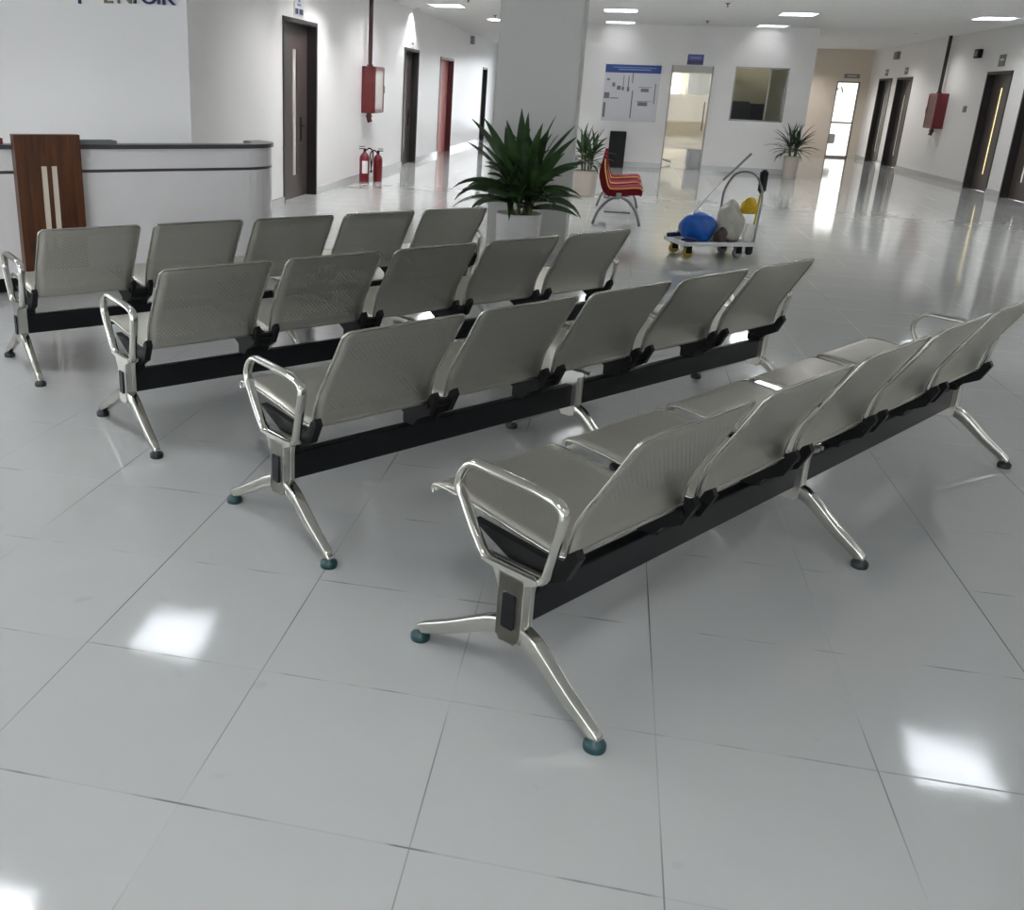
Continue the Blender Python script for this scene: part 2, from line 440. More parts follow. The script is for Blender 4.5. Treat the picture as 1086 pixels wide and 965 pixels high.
wall('wall_corridor_far', 'y', 32.8, .2, -4.2, -1.0, [(-3.4, -1.8, .1, 2.4)])
wall('wall_rear', 'y', -6, -.2, -9, 6.85, [(-8, -5.2, .3, 2.6), (-4.6, -1.8, .3, 2.6), (-1.2, 1.6, .3, 2.6), (2.2, 5, .3, 2.6)])
# column
tag(MB().box(-1.12, -.38, 9.0, 9.74, 0, CEIL, .012).build('column', M['column']), kind='structure')

LIGHTS = [(-3.12, 6.2), (2.72, 6.15), (-3.2, 17.95), (-.16, 18.25), (2.78, 18.25), (5.82, 18.3), (-.17, 21.15), (2.78, 21.2),
          (-2.6, 24.5), (-2.6, 28.5), (-.2, .2), (5.8, .2), (-6.4, 3.4), (-2.95, 3.3),  # all but the last are added fill lights
          (-.17, 12.2), (-2.6, 21.2), (-6.2, 6.4), (5.8, 6.2), (5.8, 9.2), (5.8, 12.2), (-3.1, .2), (2.75, .2),  # all but the first are added fill lights
          (-3.12, 12.2), (-3.12, 15.2), (2.77, 12.2), (2.77, 15.2)]  # added to brighten the middle of the hall, reflections hidden by benches
mb = MB()
LH = .3
for p, q, c, d in cells(-9.2, 6.85, -6.2, 33, [(x-LH, x+LH, y-LH, y+LH) for x, y in LIGHTS]): mb.box(p, q, c, d, CEIL, CEIL+.12)
tag(mb.build('ceiling', M['ceiling']), kind='structure')

# skirtings
for nm, b_ in (('baseboard_right', [(6.585, 6.6, a, c) for a, c in ((-6, 17.15), (18.6, 19.25), (20.5, 25.33), (26.68, 27.15), (28.43, 29.5))]),
               ('baseboard_back', [(a, c, 21.585, 21.6) for a, c in ((-1.2, .97), (1.81, 3.75))]),
               ('baseboard_left', [(-4, -3.985, a, c) for a, c in ((8.8, 11.45), (12.82, 18.23), (19.6, 22.0), (23.8, 28.9), (29.95, 32.8))])):
    mb = MB()
    for x0, x1, y0, y1 in b_: mb.box(x0, x1, y0, y1, 0, .1)
    tag(mb.build(nm, M['skirting']), kind='structure')

# doors in the side walls ------------------------------------------------
def side_door(name, X, out, d, leaf_mat, strip_y, strip_z, strip_mat, handle=None, frame='door_frame', sw=.05):
    """door in a wall x = X; out = +1/-1 away from the room"""
    y0, y1, _, z1 = d
    t = thing(name, (X, (y0+y1)/2, 0), 0, None, None, kind='structure')
    def L(y): return y-(y0+y1)/2
    fr = MB(); s = out
    for a, b in ((y0, y0+.05), (y1-.05, y1)): fr.box(-s*.012, s*.24, L(a), L(b), 0, z1, .003)
    fr.box(-s*.012, s*.24, L(y0), L(y1), z1-.05, z1, .003)
    fr.build('door_frame', M[frame], t)
    lf = MB()
    for p, q, c, e in cells(y0+.05, y1-.05, .006, z1-.05, [(strip_y-sw, strip_y+sw, strip_z[0], strip_z[1])]):
        lf.box(s*.12, s*.165, L(p), L(q), c, e)
    lf.build('door_leaf', M[leaf_mat], t)
    MB().box(s*.135, s*.15, L(strip_y-sw), L(strip_y+sw), strip_z[0], strip_z[1]).build('vision_strip', M[strip_mat], t)
    if handle:
        hb = MB(); hy = L(handle)
        hb.box(s*.108, s*.121, hy-.02, hy+.02, .72, 1.03, .004)
        hb.tube([(s*.115, hy, .92), (s*.07, hy, .92), (s*.065, hy-.02, .92), (s*.065, hy-.13, .92)], .01, 8)
        hb.build('door_handle', M['black'], t)
    return t
side_door('door_1', -4.0, -1, D1, 'door', 12.27, (.3, 1.86), 'strip_glass', 12.5, sw=.08)
side_door('door_2', -4.0, -1, D2, 'door', 19.05, (.25, 1.81), 'strip_glass', 19.3, sw=.08)
side_door('door_3', -4.0, -1, D3, 'red_door', 22.5, (.9, 1.9), 'red_door', 22.2, 'dark_red_metal')
side_door('door_4', -4.0, -1, D4, 'dark_red_metal', 29.4, (.9, 1.9), 'dark_red_metal', 29.1)
side_door('door_5', 6.6, 1, DA, 'door_right', 20.0, (.3, 1.82), 'warm_strip', 19.5)
side_door('door_6', 6.6, 1, DC, 'door_right', 18.17, (.3, 1.82), 'pale_strip', 17.5)
side_door('door_7', 6.6, 1, DB1, 'door_right', 28.1, (.28, 1.74), 'pale_strip', 27.4)
side_door('door_8', 6.6, 1, DB2, 'door_right', 26.26, (.27, 1.7), 'pale_strip', 25.6)

# bright corridor-end glass door (right corridor)
t = thing('door_9', (6.08, 29.5, 0), 0, None, None, kind='structure')
fb = MB(); w = .3
for a, b, c, d in ((-w, -w+.04, 0, 2.03), (w-.04, w, 0, 2.03), (-w, w, 1.99, 2.03), (-w, w, 0, .06), (-w, w, .92, .97)): fb.box(a, b, .04, .1, c, d, .003)
fb.build('door_frame', M['galv'], t)
MB().box(-w+.04, w-.04, .065, .075, .06, .92).box(-w+.04, w-.04, .065, .075, .97, 1.99).build('door_glass', M['glass'], t)
MB().box(-1.2, 1.2, 1.2, 1.25, 0, 2.8).build('outdoor_glow_sheet', M['daylight'], t)  # glowing sheet stands in for the daylight outside
ob = MB(); ob.tube([(-.22, .75, 1.98), (-.1, .75, 1.82), (-.02, .75, 1.9), (.04, .75, 1.74)], .03, 6).tube([(-.2, .75, 1.62), (-.2, .75, 1.9)], .02, 6).box(-.25, .04, .7, .78, .35, .62, .02)
tag(ob.build('outside_object', M['grey_plastic'], t))
MB().box(-1.3, 1.3, .25, 1.3, -.02, .002).build('outside_floor', M['office_floor'], t)
# left corridor end window
t = thing('window_2', (-2.6, 32.8, 0), 0, None, None, kind='structure')
fb = MB()
for a, b, c, d in ((-.8, -.75, .1, 2.4), (.75, .8, .1, 2.4), (-.025, .025, .1, 2.4), (-.8, .8, 2.35, 2.4), (-.8, .8, .1, .15)): fb.box(a, b, .05, .11, c, d)
fb.build('window_frame', M['galv'], t)
MB().box(-.8, .8, .075, .085, .1, 2.4).build('window_glass', M['glass'], t)
# unseen rear and outer glazing (behind and beside the camera), added to let sky light in
def glazing(name, axis, at, a0, a1):
    t = thing(name, (0, 0, 0), 0, None, None, kind='structure'); g = MB(); fr = MB()
    def bx(m, p, q, d0, d1, c, e):
        if axis == 'y': m.box(p, q, at+d0, at+d1, c, e)
        else: m.box(at+d0, at+d1, p, q, c, e)
    bx(g, a0, a1, -.105, -.095, .3, 2.6)
    for p, q, c, e in ((a0, a0+.05, .3, 2.6), (a1-.05, a1, .3, 2.6), ((a0+a1)/2-.025, (a0+a1)/2+.025, .3, 2.6), (a0, a1, .3, .35), (a0, a1, 2.55, 2.6)): bx(fr, p, q, -.14, -.06, c, e)
    fr.build('window_frame', M['galv'], t); g.build('window_glass', M['glass'], t)
for i, (a, b) in enumerate(((-8, -5.2), (-4.6, -1.8), (-1.2, 1.6), (2.2, 5))): glazing('window_%d' % (3+i), 'y', -6, a, b)
for i, (a, b) in enumerate(((-4.5, -1.5), (-.5, 2.5), (3.6, 6.6))): glazing('window_%d' % (7+i), 'x', -9, a, b)

# glazed office behind the back wall
rm = MB(); rm.box(-.9, 3.55, 25.0, 25.1, 0, 2.7)
tag(rm.build('wall_office_back', M['cream_wall']), kind='structure')
tag(MB().box(2.0, 2.1, 21.8, 25.0, 0, 2.7).build('wall_office_partition', M['olive_wall']), kind='structure')
tag(MB().box(2.1, 3.55, 23.6, 23.7, 0, 2.7).build('wall_office_right', M['olive_wall']), kind='structure')
tag(MB().box(-.9, 3.55, 21.8, 25.1, 2.6, 2.7).build('ceiling_office', M['ceiling']), kind='structure')
t = thing('door_10', (1.39, 21.6, 0), 0, None, None, kind='structure')
fb = MB(); w = .42
for a, b, c, d in ((-w, -w+.03, 0, 2.08), (w-.03, w, 0, 2.08), (-w, w, 1.94, 2.08)): fb.box(a, b, .02, .12, c, d, .003)
fb.build('door_frame', M['galv'], t)
MB().box(-w+.03, w-.03, .06, .072, .01, 1.94).build('door_glass', M['glass'], t)
MB().box(-w+.03, w-.03, .0735, .0755, .42, 1.52).build('frosted_film', M['frosted'], t)
hb = MB().tube([(.33, .015, .8), (.33, .015, 1.38)], .013, 10).tube([(.33, .06, .86), (.33, .015, .86)], .008, 8).tube([(.33, .06, 1.32), (.33, .015, 1.32)], .008, 8)
hb.build('door_handle', M['dark_steel'], t)
# office lamp (lit tube), an added fill tube, and furniture seen through the door
def tube_lamp(x, y, z, ln, e, label):
    o = thing('tube_lamp', (x, y, z), 0, label, 'lamp')
    MB().box(-ln/2, ln/2, -.05, .05, .02, .07, .01).build('housing', M['white_plastic'], o)
    MB().tube([(-ln/2+.02, 0, 0), (ln/2-.02, 0, 0)], .015, 10).build('tube', emis('office_tube_light', (255, 245, 226), e), o)
tube_lamp(.6, 23.6, 2.53, 1.5, 130, 'warm tube lamp on the office ceiling behind the glass door')
tube_lamp(2.8, 22.9, 2.53, .6, 26, 'added short fill tube on the office ceiling behind the office window')  # added to lift the dark room behind the window
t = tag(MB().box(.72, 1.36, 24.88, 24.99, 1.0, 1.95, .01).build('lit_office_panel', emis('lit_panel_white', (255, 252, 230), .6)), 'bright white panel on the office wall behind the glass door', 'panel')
t = thing('roller_blind', (1.75, 24.6, 1.3), 0, 'dark grey blind seen through the upper right of the glass door', 'blind')
MB().box(-.22, .24, 0, .02, 0, .9).build('fabric', M['grey_plastic'], t); MB().tube([(-.24, .01, .93), (.26, .01, .93)], .03, 12).build('roller', M['galv'], t)
t = thing('low_cabinet', (1.72, 22.35, 0), 0, 'low grey cabinet seen through the clear lower right of the glass door', 'cabinet')
MB().box(-.2, .22, -.2, .2, .04, .52, .006).box(-.18, .2, -.17, .18, 0, .04).build('body', M['grey_plastic'], t)
MB().box(-.185, .01, -.215, -.2, .06, .50, .003).box(.02, .205, -.215, -.2, .06, .50, .003).build('door', M['grey_plastic'], t)
t = thing('office_chair', (1.05, 23.2, 0), .6, 'small black office chair behind the glass door', 'chair')
MB().box(-.22, .22, -.22, .22, .42, .48, .02).build('seat', M['chair_dark'], t)
MB().box(-.2, .2, .2, .25, .55, .95, .02).build('backrest', M['chair_dark'], t)
for k in range(5):
    a = 2*PI*k/5; MB().tube([(0, 0, .1), (.26*math.cos(a), .26*math.sin(a), .05)], .02, 6).build('leg', M['black'], t)
MB().tube([(0, 0, .08), (0, 0, .43)], .025, 8).tube([(0, .2, .44), (0, .23, .62)], .02, 6).build('gas_post', M['black'], t)
# internal window
t = thing('window_1', (2.77, 21.6, 1.03), 0, None, None, kind='structure')
fb = MB(); w = .53; h = 1.06
for a, b, c, d in ((-w, -w+.03, 0, h), (w-.03, w, 0, h), (-w, w, h-.03, h), (-w, w, 0, .03), (.15, .18, 0, h)): fb.box(a, b, .03, .09, c, d)
fb.build('window_frame', M['galv'], t)
MB().box(-w+.03, .15, .06, .07, .03, h-.03).box(.18, w-.03, .05, .06, .03, h-.03).build('window_glass', M['glass'], t)
MB().box(.18, w-.03, .10, .104, .03, h-.03).build('blind', M['blind'], t)
MB().box(.46, .485, .02, .05, .2, .72, .004).build('window_handle', M['dark_steel'], t)
for i, (x, y, z0, z1, ww, lb) in enumerate(((2.42, 22.3, 0, 1.42, .5, 'dark cabinet standing left behind the office window'), (2.86, 22.5, 0, 1.38, .28, 'narrower dark cabinet behind the office window'))):
    t = thing('cabinet', (x, y, 0), 0, lb, 'cabinet')
    MB().box(-ww/2, ww/2, -.2, .2, 0, z1, .01).build('body', M['chair_dark'], t)
    MB().box(-ww/2+.015, ww/2-.015, -.215, -.2, .05, z1-.03, .004).build('door', M['chair_dark'], t)

# ------------------------------------------------------------------ ceiling lights
def make_troffer(lampmat):
    t = bpy.data.objects.new('ceiling_light', None); COL.objects.link(t); t['category'] = 'ceiling light'; t['group'] = 'recessed ceiling lights'
    fr = MB(); h = LH
    for a, b, c, d in ((-h, h, -h, -h+.02), (-h, h, h-.02, h), (-h, -h+.02, -h, h), (h-.02, h, -h, h)): fr.box(a, b, c, d, -.008, .1)
    fr.box(-h, h, -h, h, .1, .11)
    fr.build('housing', M['louvre'], t)
    for k in range(3):
        x = (-.18, 0, .18)[k]
        MB().tube([(-.27, x, .06), (.27, x, .06)], .022, 10).build('lamp_tube', lampmat, t)
    lv = MB()
    for k in range(9):
        x = -h+.02+(2*h-.04)*(k+.5)/9; lv.box(x-.0015, x+.0015, -h+.02, h-.02, 0, .03)
    for x in (-.09, .09): lv.box(-h+.02, h-.02, x-.003, x+.003, 0, .035)
    lv.build('louvre', M['louvre'], t)
    return t
labs = ['ceiling light over the reception benches, beside the desk', 'ceiling light over the open floor to the right of the benches', 'ceiling light at the mouth of the left corridor',
        'ceiling light just right of the column, nearer the camera', 'bright ceiling light before the back wall, near the office window', 'ceiling light near the brown door in the right wall',
        'dimmer ceiling light against the back wall beside the column', 'dimmer ceiling light against the back wall above the office window',
        'added fill ceiling light inside the left corridor past the red door', 'added fill ceiling light deep in the left corridor', 'added fill ceiling light over the camera position', 'added fill ceiling light at the right wall beside the camera',
        'added fill ceiling light left of the reception desk', 'ceiling light in front of the reception desk', 'ceiling light just beyond the column above the maroon chairs',
        'added fill ceiling light in the left corridor before the red door', 'added fill ceiling light behind the reception desk', 'added fill ceiling light along the right wall, nearest the benches', 'added fill ceiling light along the right wall, between its two neighbours', 'added fill ceiling light along the right wall, before the brown doors',
        'added fill ceiling light left of the camera position', 'added fill ceiling light right of the camera position',
        'added fill ceiling light in front of the nearest dark door', 'added fill ceiling light by the left hose cabinet',
        'added fill ceiling light over the open floor past the trolley', 'added fill ceiling light over the open floor before the back wall']
srcs = {}
for (x, y), lb in zip(LIGHTS, labs):
    k_ = 'lamp_fill_far' if y > 20.5 and x < -2 else 'lamp_dim' if y > 20.5 else 'lamp_hall' if 9 < y < 16 else 'lamp_soft' if 6 < y < 6.21 and -4 < x < 4 else 'lamp'
    if k_ not in srcs:
        srcs[k_] = make_troffer(M[k_]); srcs[k_].location = (x, y, CEIL); srcs[k_]['label'] = lb
    else: copy_tree(srcs[k_], (x, y, CEIL), 0, lb)
def downlight(x, y, power, lb, cone=84):
    t = thing('downlight', (x, y, CEIL), 0, lb, 'ceiling light', 'small round downlights')
    MB().lathe([(.055, -.001), (.06, -.008), (.045, -.012), (.042, 0)], 20).build('trim_ring', M['white_plastic'], t)
    l = bpy.data.lights.new('downlight_beam', 'SPOT'); l.energy = power; l.spot_size = math.radians(cone); l.spot_blend = .7; l.shadow_soft_size = .04
    l.color = (1, .98, .97)
    o = bpy.data.objects.new('downlight_beam', l); COL.objects.link(o); o.parent = t; o.location = (0, 0, -.03)
downlight(-3.88, 18.75, 42, 'small downlight above the second dark door', 124)
downlight(-3.2, 12.6, 34, 'small downlight in front of the nearest dark door', 130)
downlight(-3.0, 10.6, 16, 'small added fill downlight between the reception wall and the nearest dark door', 130)  # added fill for the left wall
downlight(4.6, 28.3, 42, 'small added fill downlight before the end wall of the right corridor, left of the glass door', 140)  # added to brighten the end of the right corridor
downlight(5.3, 25.2, 30, 'small added fill downlight in the right corridor opposite the pair of brown doors', 150)  # added fill for the right corridor
downlight(5.7, 22.3, 14, 'small added fill downlight beside the right hose cabinet', 150)  # added fill for the right wall at the corridor mouth

# ------------------------------------------------------------------ waiting benches
PW, PITCH_S, S0, BL = .492, .5645, .06, 2.87
back_prof = smooth_path([(0, -.120, .398), (0, -.127, .45), (0, -.143, .507), (0, -.176, .567), (0, -.230, .657), (0, -.285, .752)], 4)
seat_prof = smooth_path([(0, .338, .418), (0, .340, .434), (0, .322, .445), (0, .25, .443), (0, .16, .434), (0, .06, .420), (0, -.04, .408), (0, -.10, .404), (0, -.128, .412)], 4)
def plen(p): return sum((p[i+1]-p[i]).length for i in range(len(p)-1))
BLEN, SLEN = plen(back_prof), plen(seat_prof)
M['perf_back'] = perforated('perforated_steel_back', BLEN); M['perf_seat'] = perforated('perforated_steel_seat', SLEN)
def sheet(prof, round_end, r=.024, th=.0024):
    """bent sheet swept across the width, with one end's corners rounded; UV in metres"""
    mb = MB(); n = len(prof); acc = [0]
    for i in range(n-1): acc.append(acc[-1]+(prof[i+1]-prof[i]).length)
    tot = acc[-1]; cols = 12; rows = []
    # extra rows near the rounded end
    vs = sorted(set(acc) | ({tot-r*k for k in (1, .8, .6, .4, .25, .12, .04)} if round_end else set()))
    def at(v):
        for i in range(n-1):
            if v <= acc[i+1]+1e-9:
                t = (v-acc[i])/max(1e-9, acc[i+1]-acc[i]); p = prof[i].lerp(prof[i+1], t)
                j0, j1 = max(i-(t < .5), 0), min(i+1+(t >= .5), n-1)
                d = (prof[j1]-prof[j0]).normalized(); return p, d
        return prof[-1], (prof[-1]-prof[-2]).normalized()
    edge_l = []; V = []; UV = []
    for side in (1, -1):
        for v in vs:
            p, d = at(v); nn = Vector((0, -d.z, d.y))*side*th/2
            ins = 0
            if round_end and v > tot-r: ins = r-math.sqrt(max(0, r*r-(v-(tot-r))**2))
            for c in range(cols+1):
                x = ins+(PW-2*ins)*c/cols; V.append(p+nn+Vector((x, 0, 0))); UV.append((x, v))
            if side == 1: edge_l.append((ins, p))
    R = len(vs); C = cols+1; Fc = []
    for s in range(2):
        for i in range(R-1):
            for c in range(cols):
                a = s*R*C+i*C+c; Fc.append((a, a+1, a+C+1, a+C))
    o = R*C
    for i in range(R-1):
        for c in (0, cols): a = i*C+c; Fc.append((a, a+C, o+a+C, o+a))
    for i in (0, R-1):
        for c in range(cols): a = i*C+c; Fc.append((a, a+1, o+a+1, o+a))
    mb.add(V, Fc, True, UV)
    return mb, edge_l
def no_weld_mesh(mb, name):
    me = bpy.data.meshes.new(name); me.from_pydata(mb.v, [], mb.f); me.polygons.foreach_set('use_smooth', mb.sm)
    uvl = me.uv_layers.new(name='UVMap'); i = 0
    for loops in mb.uv:
        for c in loops: uvl.data[i].uv = c; i += 1
    me.update(); return me

def bench_meshes():
    B = {}
    mb, el = sheet(back_prof, True); B['backrest'] = mb.mesh('backrest'); B['backrest'].materials.append(M['perf_back'])
    # rolled edge down both sides and along the top
    path = [p+Vector((i, 0, 0)) for i, p in el]+[p+Vector((PW-i, 0, 0)) for i, p in reversed(el)]
    q = [path[0]]
    for p in path[1:]:
        if (p-q[-1]).length > .004: q.append(p)
    e = MB(); e.tube(q, .0052, 8); B['edge'] = e.mesh('rolled_edge'); B['edge'].materials.append(M['steel_edge'])
    mb, el = sheet(seat_prof, False); B['seat'] = mb.mesh('seat'); B['seat'].materials.append(M['perf_seat'])
    e = MB()
    for x in (0, PW): e.tube([p+Vector((x, 0, -.002)) for i, p in el], .0055, 8)
    B['seat_edge'] = e.mesh('side_edge'); B['seat_edge'].materials.append(M['steel_edge'])
    # armrest: closed rounded loop of flattened tube
    loop = [(0, .075, .350), (0, .118, .405), (0, .188, .520), (0, .150, .588), (0, -.085, .580), (0, -.158, .565), (0, -.142, .480), (0, -.112, .352)]
    a = MB(); a.tube(round_path(loop, [.03, .05, .035, .05, .06, .04, .05, .03], 6), (.0105, .017), 12, closed=True, flat=(1, 0, 0))
    B['armrest'] = a.mesh('armrest'); B['armrest'].materials.append(M['chrome'])
    # beam and end caps
    b = MB(); ring = lambda x: rrect(0, 0, .04, .095, .006, ((0, 1, 0), (0, 0, 1)), (x, -.028, .250))
    b.loft([ring(-.028), ring(BL+.028)], smooth=False); B['beam'] = b.mesh('beam'); B['beam'].materials.append(M['beam'])
    # post: chrome shell round the beam, widening at the top plate
    p = MB(); prof = [(-.052, .165), (.0, .158), (.012, .175), (.012, .30), (.035, .345), (.075, .350), (.075, .358), (-.105, .362), (-.105, .350), (-.072, .335), (-.068, .30), (-.068, .185)]
    p.prism(prof, 'x', -.022, -.008).prism(prof, 'x', .008, .022)
    p.box(-.022, .022, -.066, -.05, .17, .345).box(-.022, .022, -.006, .012, .17, .345).box(-.022, .022, -.05, 0, .16, .20).box(-.022, .022, -.06, .0, .30, .345)
    B['post'] = p.mesh('leg_post'); B['post'].materials.append(M['satin'])
    for sgn, nm in ((1, 'leg_f'), (-1, 'leg_r')):
        g = MB(); y0, z0 = (.0, .200) if sgn > 0 else (-.055, .200)
        P = [Vector((0, y0-sgn*.005, z0-.006)), Vector((0, y0+sgn*.05, z0-.026)), Vector((0, y0+(sgn*.3-y0)*.6, .099)), Vector((0, sgn*.288, .042)), Vector((0, sgn*.3, .026))]
        P = smooth_path(P, 4); rings = []
        for i, pt in enumerate(P):
            f_ = i/(len(P)-1); d = (P[min(i+1, len(P)-1)]-P[max(i-1, 0)]).normalized(); nn = Vector((0, -d.z, d.y))
            rings.append(rrect(0, 0, .040-.014*f_, .046-.018*f_, .006, ((1, 0, 0), nn), pt))
        g.loft(rings, smooth=True); B[nm] = g.mesh('leg'); B[nm].materials.append(M['chrome'])
    for m_, nm in (('teal', 'foot_t'), ('foot_black', 'foot_b')):
        f_ = MB(); f_.lathe([(.026, 0), (.0275, .004), (.0275, .016), (.024, .021), (.017, .026), (.012, .034)], 20)
        B[nm] = f_.mesh('foot_pad'); B[nm].materials.append(M[m_])
    # black seat brackets, one pair of clamps on a foot
    def arm_prof(): return [(.16, .412), (.12, .392), (.03, .352), (-.005, .335), (-.005, .298), (-.06, .298), (-.085, .33), (-.145, .362), (-.178, .43), (-.166, .450), (-.146, .436), (-.128, .398), (-.09, .395), (.02, .402)]
    k = MB()
    for x in (-.046, .046): k.prism(arm_prof(), 'x', x-.011, x+.011)
    k.box(-.05, .05, -.07, .0, .297, .33, .004).box(-.05, .05, -.13, -.1, .352, .385, .004).tube([(-.064, -.135, .395), (.064, -.135, .395)], .014, 8)
    B['bracket'] = k.mesh('bracket'); B['bracket'].materials.append(M['black'])
    k = MB(); k.prism(arm_prof(), 'x', -.013, .013); k.box(-.02, .02, -.07, .0, .297, .33, .004)
    B['bracket_end'] = k.mesh('bracket'); B['bracket_end'].materials.append(M['black'])
    return B
BM = bench_meshes()
def bench(O, d, label, teal):
    t = thing('waiting_bench', (O[0], O[1], 0), math.atan2(d[1], d[0]), label, 'bench', 'perforated steel waiting benches')
    def put(nm, key, x, parent=t, y=0, z=0):
        o = link(nm, BM[key], parent); o.location = (x, y, z); return o
    put('beam', 'beam', 0)
    for i in range(5):
        x = S0+i*PITCH_S
        b = put('backrest', 'backrest', x); put('rolled_edge', 'edge', 0, b)
        s = put('seat', 'seat', x); put('side_edge', 'seat_edge', 0, s)
    for x in (0, BL/2, BL):
        put('leg_post', 'post', x)
        for sg, key in ((1, 'leg_f'), (-1, 'leg_r')):
            l = put('leg', key, x); put('foot_pad', 'foot_t' if teal and x == 0 else 'foot_b', 0, l, sg*.3)
    for x in (-.004, BL+.004): put('armrest', 'armrest', x)
    put('bracket', 'bracket_end', .045); put('bracket', 'bracket_end', BL-.045)
    for i in range(4): put('bracket', 'bracket', S0+(i+1)*PITCH_S-.036)
    return t
bench((-.1486, 2.0754), (.583, .8125), 'steel waiting bench nearest the camera, with teal feet at its near end', True)
bench((-.9918, 2.7683), (.622, .783), 'second steel waiting bench, between the nearest bench and the middle one', True)
bench((-1.915, 3.4641), (.651, .759), 'third steel waiting bench, second one out from the reception desk', False)
bench((-2.8642, 4.1616), (.677, .736), 'steel waiting bench closest to the reception desk', False)

# ------------------------------------------------------------------ reception desk
desk = thing('reception_desk', (-2.65, 7.12, 0), 0, 'curved white reception desk with dark edge bands behind the benches', 'desk')
DO = Vector((-2.65, 7.12, 0))
fd = Vector((.70, .714, 0)).normalized(); nf = Vector((fd.y, -fd.x, 0))   # along the front / towards the benches
def desk_path(off):
    """front line of the desk with a rounded right-hand end; off grows outwards"""
    pts = []
    A = Vector((-5.35, 4.42, 0)); Bp = Vector((-2.78, 7.03, 0))
    d = (Bp-A).normalized(); n = Vector((d.y, -d.x, 0))
    pts.append(A+n*off)
    pts.append(A.lerp(Bp, .5)+n*off)
    r = .38; c = Bp-n*r
    for k in range(13):
        a = PI*.62*k/12
        v = n*math.cos(a)+d*math.sin(a); pts.append(c+v*(r+off))
    a = PI*.62; tang = -n*math.sin(a)+d*math.cos(a)
    return pts
def desk_band(z0, z1, off, th):
    mb = MB(); o = desk_path(off); i = desk_path(off-th); n = len(o)
    V = [(p.x-DO.x, p.y-DO.y, z) for z in (z0, z1) for p in o]+[(p.x-DO.x, p.y-DO.y, z) for z in (z0, z1) for p in i]
    Fc = []
    for k in range(n-1):
        Fc += [(k, k+1, n+k+1, n+k), (2*n+k, 2*n+k+1, 3*n+k+1, 3*n+k), (k, k+1, 2*n+k+1, 2*n+k), (n+k, n+k+1, 3*n+k+1, 3*n+k)]
    for k in (0, n-1): Fc.append((k, n+k, 3*n+k, 2*n+k))
    mb.add(V, Fc, False); return mb
desk_band(.10, .805, 0, .04).build('front_panel', M['desk_body'], desk)
desk_band(.825, .965, 0, .04).build('upper_panel', M['desk_body'], desk)
desk_band(.805, .825, .004, .05).build('band', M['desk_trim'], desk)
desk_band(.0, .10, -.03, .04).build('plinth', M['plinth'], desk)
desk_band(.965, .995, .02, .17).build('counter_top', M['desk_trim'], desk)
desk_band(.72, .75, -.06, .62).build('worktop', M['desk_body'], desk)
# brown wooden panel standing proud of the desk front
A = Vector((-5.35, 4.42, 0)); Bp = Vector((-2.90, 6.91, 0)); d = (Bp-A).normalized(); n = Vector((d.y, -d.x, 0))
px = A+d*((Vector((-3.80, 5.99, 0))-A).dot(d))
mt = Matrix((d, -n, Vector((0, 0, 1)))).transposed().to_4x4(); mt.translation = px-DO
pn = MB()
for p, q, c, e in cells(-.215, .215, 0, 1.065, [(-.055, -.018, .30, .86), (.012, .049, .30, .86)]): pn.box(p, q, -.10, .0, c, e, 0, mt)
po = pn.build('wood_panel', M['wood'], desk); po['label'] = 'brown wood panel with two cream slots'
st = MB()
for a, b in ((-.055, -.018), (.012, .049)): st.box(a, b, -.095, -.06, .30, .86, 0, mt)
st.build('slot_strip', M['cream_metal'], po)
# things on the counter
def on_desk(u, off): p = A+d*u+n*off; return p
U0 = (Vector((-3.80, 5.99, 0))-A).dot(d); ang = math.atan2(d.y, d.x)
p = on_desk(U0+.36, -.065)
t = thing('document_tray', (p.x, p.y, .995), ang, 'low grey document tray on the desk top, right of the wood panel', 'tray')
MB().box(-.14, .14, -.06, .06, 0, .006, .002).build('tray_floor', M['grey_plastic'], t)
MB().box(-.14, .14, -.06, -.054, .006, .026).box(-.14, .14, .054, .06, .006, .026).box(-.14, -.134, -.06, .06, .006, .026).box(.134, .14, -.06, .06, .006, .026).build('tray_rim', M['grey_plastic'], t)
p = on_desk(U0-.36, -.065)
t = thing('card_box', (p.x, p.y, .995), ang, 'small dull red box on the desk top, left of the wood panel', 'box')
MB().box(-.10, .10, -.05, .05, 0, .03, .003).build('body', M['red_item'], t); MB().box(-.102, .102, -.052, .052, .03, .04, .003).build('lid', M['red_item'], t)

# lettering on the reception wall (only its lower edge shows in the picture)
def letters(txt, x, mat, size, z):
    cu = bpy.data.curves.new('letter', 'FONT'); cu.body = txt; cu.size = size; cu.extrude = .012; cu.materials.append(M[mat])
    tmp = bpy.data.objects.new('letter_curve', cu); COL.objects.link(tmp)
    bpy.context.view_layer.update()
    me = bpy.data.meshes.new_from_object(tmp.evaluated_get(bpy.context.evaluated_depsgraph_get()))
    bpy.data.objects.remove(tmp); me.name = 'letter'
    o = bpy.data.objects.new('letter', me); COL.objects.link(o)
    o.rotation_euler = (PI/2, 0, 0); o.location = (x, -.014, z); o.parent = sign
    return o
sign = thing('wall_lettering', (-4.6, 8.8, 2.085), 0, 'navy and grey-beige raised lettering high on the reception wall', 'lettering')
for ch, x, mt_, z in (('P', -.50, 'navy', 0), ('E', -.235, 'beige', .01), ('N', -.10, 'beige', .01), ('T', .025, 'navy', .012), ('O', .145, 'navy', .01), ('I', .305, 'navy', .01), ('K', .355, 'navy', .005)):
    letters(ch, x, mt_, .22, z)

